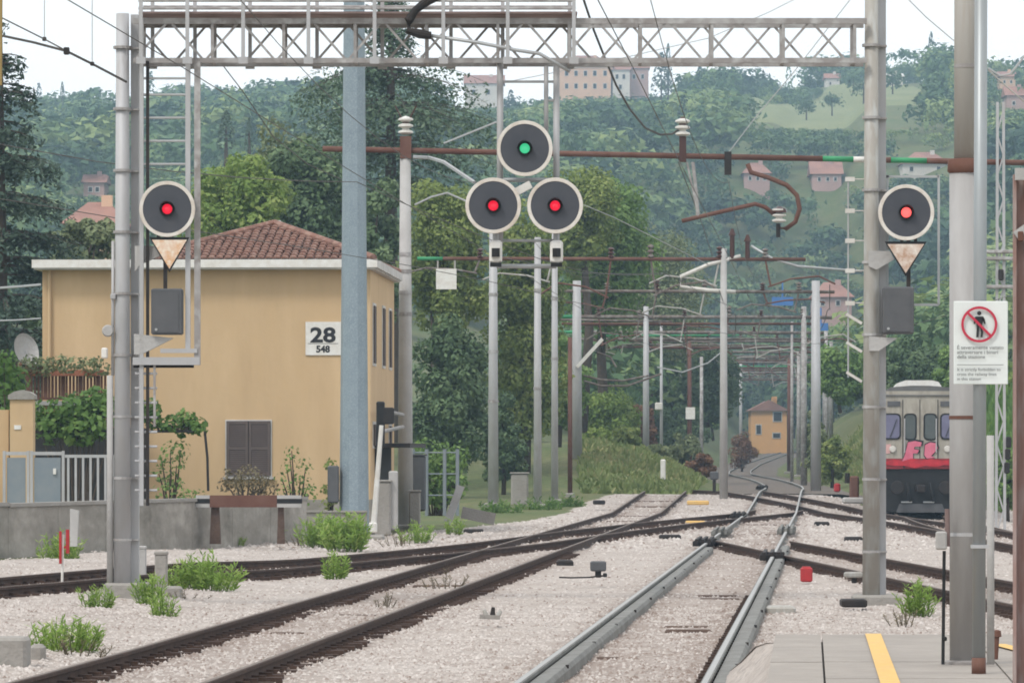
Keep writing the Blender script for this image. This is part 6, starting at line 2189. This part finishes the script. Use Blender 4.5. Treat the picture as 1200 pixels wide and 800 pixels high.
PF = [proto('round', 200 + i, 335, 0.125, True) for i in range(6)]          # far
PN = [proto('round', 220 + i, 900, 0.08, True) for i in range(6)]         # nearer
PCY = [proto('cypress', 240 + i, 130, 0.12, True) for i in range(2)]
PU = [proto('pine', 250 + i, 150, 0.16, True) for i in range(2)]
rng = np.random.default_rng(77)
Q, TT = [], []
d = 300.0
spots = []
while d < 1420:
    sp_ = 5.2 + 2.8 * (d - 300) / 1100
    half = 0.118 * d
    for X in np.arange(-half, half, sp_):
        spots.append((X + rng.uniform(-0.45, 0.45) * sp_, d + rng.uniform(-0.5, 0.5) * sp_))
    d += sp_ * (1.15 if d < 1150 else 0.9)
spots = np.array(spots)
cX = corr(spots[:, 1])
px = 600 + F * spots[:, 0] / spots[:, 1]
z = T(spots[:, 0], spots[:, 1])
py = YH - (z - HC) * F / spots[:, 1]
k = ~((np.abs(spots[:, 0] - cX) < 9) & (spots[:, 1] < 640))
k &= ~((spots[:, 1] > 985) & (spots[:, 1] < 1240) & (px > 855) & (px < 1092) & (rng.random(len(px)) > 0.02))     # hay field
k &= ~((px > 650) & (px < 765) & (spots[:, 1] > HOUSES[1][4] - 14) & (spots[:, 1] < HOUSES[1][4] + 14))                                      # villa terrace
for (x0_, x1_, yt_, yb2, hd, dep_) in HOUSES:
    k &= ~((px > x0_ - 4) & (px < x1_ + 4) & (spots[:, 1] > hd - 7) & (spots[:, 1] < hd + dep_ + 3))
px, py = px[k], py[k]
spots, z = spots[k], z[k]
tone = 0.5 + 0.28 * wob(spots[:, 0], spots[:, 1], 55, 3)
for i, ((X, dd), zz) in enumerate(zip(spots, z)):
    rr = rng.random()
    if dd < 560:
        pr, S = PN[rng.integers(6)], rng.uniform(6.5, 10.5)
    elif rr < 0.035:
        pr, S = PCY[rng.integers(2)], rng.uniform(10, 15)
    elif rr < 0.08:
        pr, S = PU[rng.integers(2)], rng.uniform(10, 13)
    else:
        pr, S = PF[rng.integers(6)], rng.uniform(4.5, 8.5) * (1.7 if rng.random() < 0.28 else 1.0) * (1 if dd < 1200 else 0.85)
    lim = None
    for (x0_, x1_, yt_, yb2, hd, dep_) in HOUSES:
        mg = 4 + 0.5 * S * F / dd
        if dd < hd and x0_ - mg < px[i] < x1_ + mg:
            lim = max(lim or 0, yb2 - (0.2 if hd > 1000 or hd < 680 else 0.45) * (yb2 - yt_))
    if 862 < px[i] < 1082 and 700 < dd < 1012:
        lim = max(lim or 0, 147)
    if lim is not None and py[i] - 0.95 * S * F / dd < lim:
        S = (py[i] - lim) * dd / F / 0.95
        if S < 1.2:
            continue
    ytop_ = py[i] - 0.9 * S * F / dd
    if (px[i] < 640 and ytop_ > 300) or ytop_ > 440 or px[i] < -40 or px[i] > 1240:
        continue
    q, ts = pr
    a = rng.uniform(0, 6.28)
    ca, sa = math.cos(a) * S, math.sin(a) * S
    w = S * rng.uniform(0.8, 1.5)
    Q.append(np.stack([q[:, 0] * ca * w / S - q[:, 1] * sa * w / S + X, q[:, 0] * sa * w / S + q[:, 1] * ca * w / S + dd, q[:, 2] * S + zz - 0.15 * S], 1))
    TT.append(np.clip(ts + 1.3 * (tone[i] - 0.5) + rng.normal(0, 0.24), 0, 1))
o = npmesh('hillside_wood', np.concatenate(Q), 3, L_HILL, tint=np.concatenate(TT))
struct(o, 'mixed wood covering the far hillside up to its crest', 'wood', 'stuff')
# single trees that stand out on the hill
for (x, yt, yb_, w, lab, sd_) in ((775, 62, 112, 26, 'dark cypress group right of the hill villa', 1), (918, 133, 180, 16, 'lone dark cypress on the hay field', 2), (265, 130, 175, 24, 'dark spruce on the hillside left of the cedar', 3), (292, 138, 178, 12, 'narrow cypress left of the cedar', 4), (73, 96, 128, 8, 'slim cypress on the left ridge', 5), (783, 52, 110, 12, 'tall slim cypress behind the hill villa', 6)):
    d = 1120 if sd_ == 2 else (420 if sd_ in (3, 4) else 1200)
    S = (yb_ - yt) * d / F
    q, ts = proto('cypress', 300 + sd_, 420, 0.07)
    X, zb_ = PX(x, d), PZ(yb_, d)
    t = thing('cypress_tree', lab, 'tree', (X, d, zb_), 'cypresses on the hill')
    ww = (w * d / F) / 0.26
    npmesh('crown', np.stack([q[:, 0] * ww + X, q[:, 1] * ww + d, q[:, 2] * S + zb_], 1), 4, L_FIR, t, tint=ts + 0.25)
    MB().tube([(X, d, zb_ - 3), (X, d, zb_ + S * 0.6)], [0.25, 0.08], 6).build('trunk', M_BARK, t)
for i, (x, y, S, dd) in enumerate(((975, 143, 3.5, 1075), (1012, 146, 4, 1060), (1046, 147, 4, 1060), (945, 152, 3, 1050), (1000, 122, 3, 1150))):
    q, ts = PF[i]
    X, zb_ = PX(x, dd), float(fieldz(PX(x, dd), dd))
    lab = ('first small tree on the hay field from the lone cypress', 'round bush in the middle of the hay field', 'dark round bush at the right of the hay field', 'small bush at the lower left of the hay field', 'small tree at the top of the hay field')[i]
    t = thing('field_tree', lab, 'tree', (X, dd, zb_), 'trees on the hay field')
    npmesh('crown', q * S * 1.7 + np.array((X, dd, zb_ - S * 0.2)), 3, L_HILL, t, tint=ts * 0.5)
    MB().tube([(X, dd, zb_ - 0.5), (X, dd, zb_ + S)], [0.2, 0.08], 6).build('trunk', M_BARK, t)

# ------------------------------------------------------------ wires
def wire(lab, pts, r, mt=M_WIRE, name='overhead_wire', cat='wire', group='overhead wires'):
    return tag(MB().tube(pts, r, 5).build(name, mt), lab, cat, group)


def line_wire(path, z, d0, d1, sag, step=8.0, off=0.0, period=45.0, start=0.0):
    p = np.asarray(path)
    out = []
    for d in np.arange(d0, d1 + 0.1, step):
        X = np.interp(d, p[:, 1], p[:, 0]) + off
        ph = ((d - start) % period) / period
        out.append((X, d, float(e0(d)) + z - sag * 4 * ph * (1 - ph)))
    return out


wire('contact wire above the rusty left track', line_wire(pathA, 5.3, 30, 187, 0.03), 0.005)
wire('carrier wire above the rusty left track', line_wire(pathA, 6.6, 30, 187, 0.7, 4), 0.005)
wire('contact wire above the main track', line_wire(pathB, 5.3, 30, 560, 0.03), 0.005)
wire('carrier wire above the main track', line_wire(pathB, 6.6, 30, 560, 0.7, 4), 0.005)
wire('contact wire above the sideways crossing track', line_wire(pathD, 5.3, 62, 158, 0.03), 0.007)
wire('carrier wire above the sideways crossing track', line_wire(pathD, 6.6, 62, 158, 0.6, 4), 0.008)
wire('contact wire above the train siding', line_wire(pathE, 5.3, 72, 186, 0.03), 0.007)


def pwire(lab, pts, r=0.012, mt=M_WIRE, **kw):
    return wire(lab, [P(*p) for p in pts], r, mt, **kw)


pwire('thick dark cable sloping down to the left signal mast from the left edge', [(-20, 38, 62), (0, 41.5, 62), (40, 50, 62), (78, 60, 62), (110, 76, 63), (148, 96, 65)], 0.016)
pwire('thin upper cable at the top left corner', [(-10, 15, 62), (20, 30, 62), (52, 46, 62), (78, 60, 62)], 0.009)
for x, y0_, y1_, lab in ((52, -10, 46, 'left thin dropper rod above the sloping cable'), (108, -10, 75, 'right thin dropper rod above the sloping cable')):
    t = thing('dropper', lab, 'dropper', P(x, y1_, 62.5), 'droppers above the sloping cable')
    MB().tube([P(x, y0_, 62.5), P(x, y1_, 62.5)], 0.006, 5).build('rod', M_WIREL, t)
    MB().bbox(P(x, y1_, 62.5), 0.05, 0.05, 0.05, 0.008).build('clip', M_DARK, t)
MB_ = MB().bbox(P(78, 60, 61.9), 0.07, 0.07, 0.09, 0.01)
tag(MB_.build('cable_clamp', M_DARK), 'dark clamp joining the two cables left of the gantry', 'clamp')
pwire('dark jumper cable swinging down to the feeder insulator', [(672, -30, 120), (684, 0, 122), (696, 36, 124), (708, 66, 126), (722, 100, 128), (738, 128, 130), (756, 150, 133), (774, 158, 135), (788, 157, 135), (798, 150, 135)], 0.03)
pwire('thin stay wire from the feeder clamp up to the right', [(853, 180, 135), (885, 138, 135), (930, 85, 135), (1000, -5, 135)], 0.014, M_WIREL)
pwire('thin wire crossing the sky over the gantry', [(600, 95, 140), (700, 75, 140), (830, 45, 140), (900, 15, 140), (940, -5, 140)], 0.012, M_WIREL)
pwire('thin wire to the top of the platform pole', [(1055, -10, 60), (1085, 20, 60), (1118, 48, 60)], 0.007, M_WIREL)
pwire('pale wire dipping at the right edge', [(1158, 80, 70), (1172, 89, 70), (1184, 87, 70), (1196, 72, 70), (1206, 58, 70)], 0.016, M_WIREL)
pwire('olive wire slanting down at the right edge', [(1158, 82, 90), (1180, 102, 90), (1206, 124, 90)], 0.014, M_OLIVE)
pwire('pale wire crossing the left fir low', [(-10, 338, 120), (20, 336, 120), (48, 333.5, 120)], 0.03, M_WIREL)
pwire('second pale wire crossing the left fir', [(-10, 376, 120), (20, 375, 120), (48, 373, 120)], 0.02, M_WIREL)
pwire('dark wire slanting from the gantry to the lighting tower', [(262, 78, 110), (285, 108, 115), (320, 160, 120), (360, 192, 128), (408, 214, 140)], 0.013)
pwire('white arm tube sloping to the left red disc', [(484, 184, 120), (503, 185, 120), (520, 190, 119), (556, 214, 118)], 0.045, M_WIREL, name='stay_tube', cat='tube')
pwire('thin curved stay left of the hanging signal', [(486, 240, 130), (505, 231, 130), (524, 226, 130), (540, 233, 130), (556, 240, 130)], 0.025, M_WIREL, name='stay_tube', cat='tube')
pwire('thin pale stay from the signal up left', [(520, 168, 132), (545, 158, 132), (582, 143, 132)], 0.025, M_WIREL, name='stay_tube', cat='tube')
pwire('thin pale wire from the right red disc to the portals', [(684, 240, 140), (720, 255, 150), (770, 280, 160), (830, 310, 180)], 0.014, M_WIREL)
pwire('thin wire under the feeder beam right', [(795, 190, 140), (822, 260, 150), (835, 300, 170)], 0.014)
pwire('slack pale wire between the far portals', [(770, 430, 215), (800, 436, 215), (830, 425, 215), (846, 412, 215)], 0.03, M_WIREL)
pwire('dark wire over the tree tops left of the portals', [(590, 302, 170), (680, 320, 190), (790, 322, 215)], 0.012)

for i, (off, z_) in enumerate(((-4.2, 7.6), (-2.0, 7.2), (1.8, 7.4), (3.6, 7.9), (-4.2, 6.3), (3.6, 6.4))):
    wire(('leftmost high feeder line running down the corridor', 'second high feeder line of the corridor', 'feeder line right of the main carrier wire', 'rightmost high feeder line of the corridor', 'lower left return wire of the corridor', 'lower right return wire of the corridor')[i],
         line_wire(pathB, z_, 176, 560, 0.5, 6, off, 35), 0.016, M_WIRE)

# ------------------------------------------------------------ haze
hz_m = bpy.data.materials.new('haze_air')
hz_m.use_nodes = True
n, l = hz_m.node_tree.nodes, hz_m.node_tree.links
n.remove(n['Principled BSDF'])
pv_ = n.new('ShaderNodeVolumePrincipled')
pv_.inputs['Color'].default_value = (0.56, 0.78, 1.0, 1)
pv_.inputs['Density'].default_value = 0.00028
pv_.inputs['Anisotropy'].default_value = 0.0
l.new(pv_.outputs[0], n['Material Output'].inputs['Volume'])
HB = MB().box(-2600, 2600, -300, 9200, -8, 124)
ho = HB.build('haze', hz_m, origin=(0, 0, 0))
struct(ho, 'thin pale haze over the whole valley', 'haze', 'stuff')
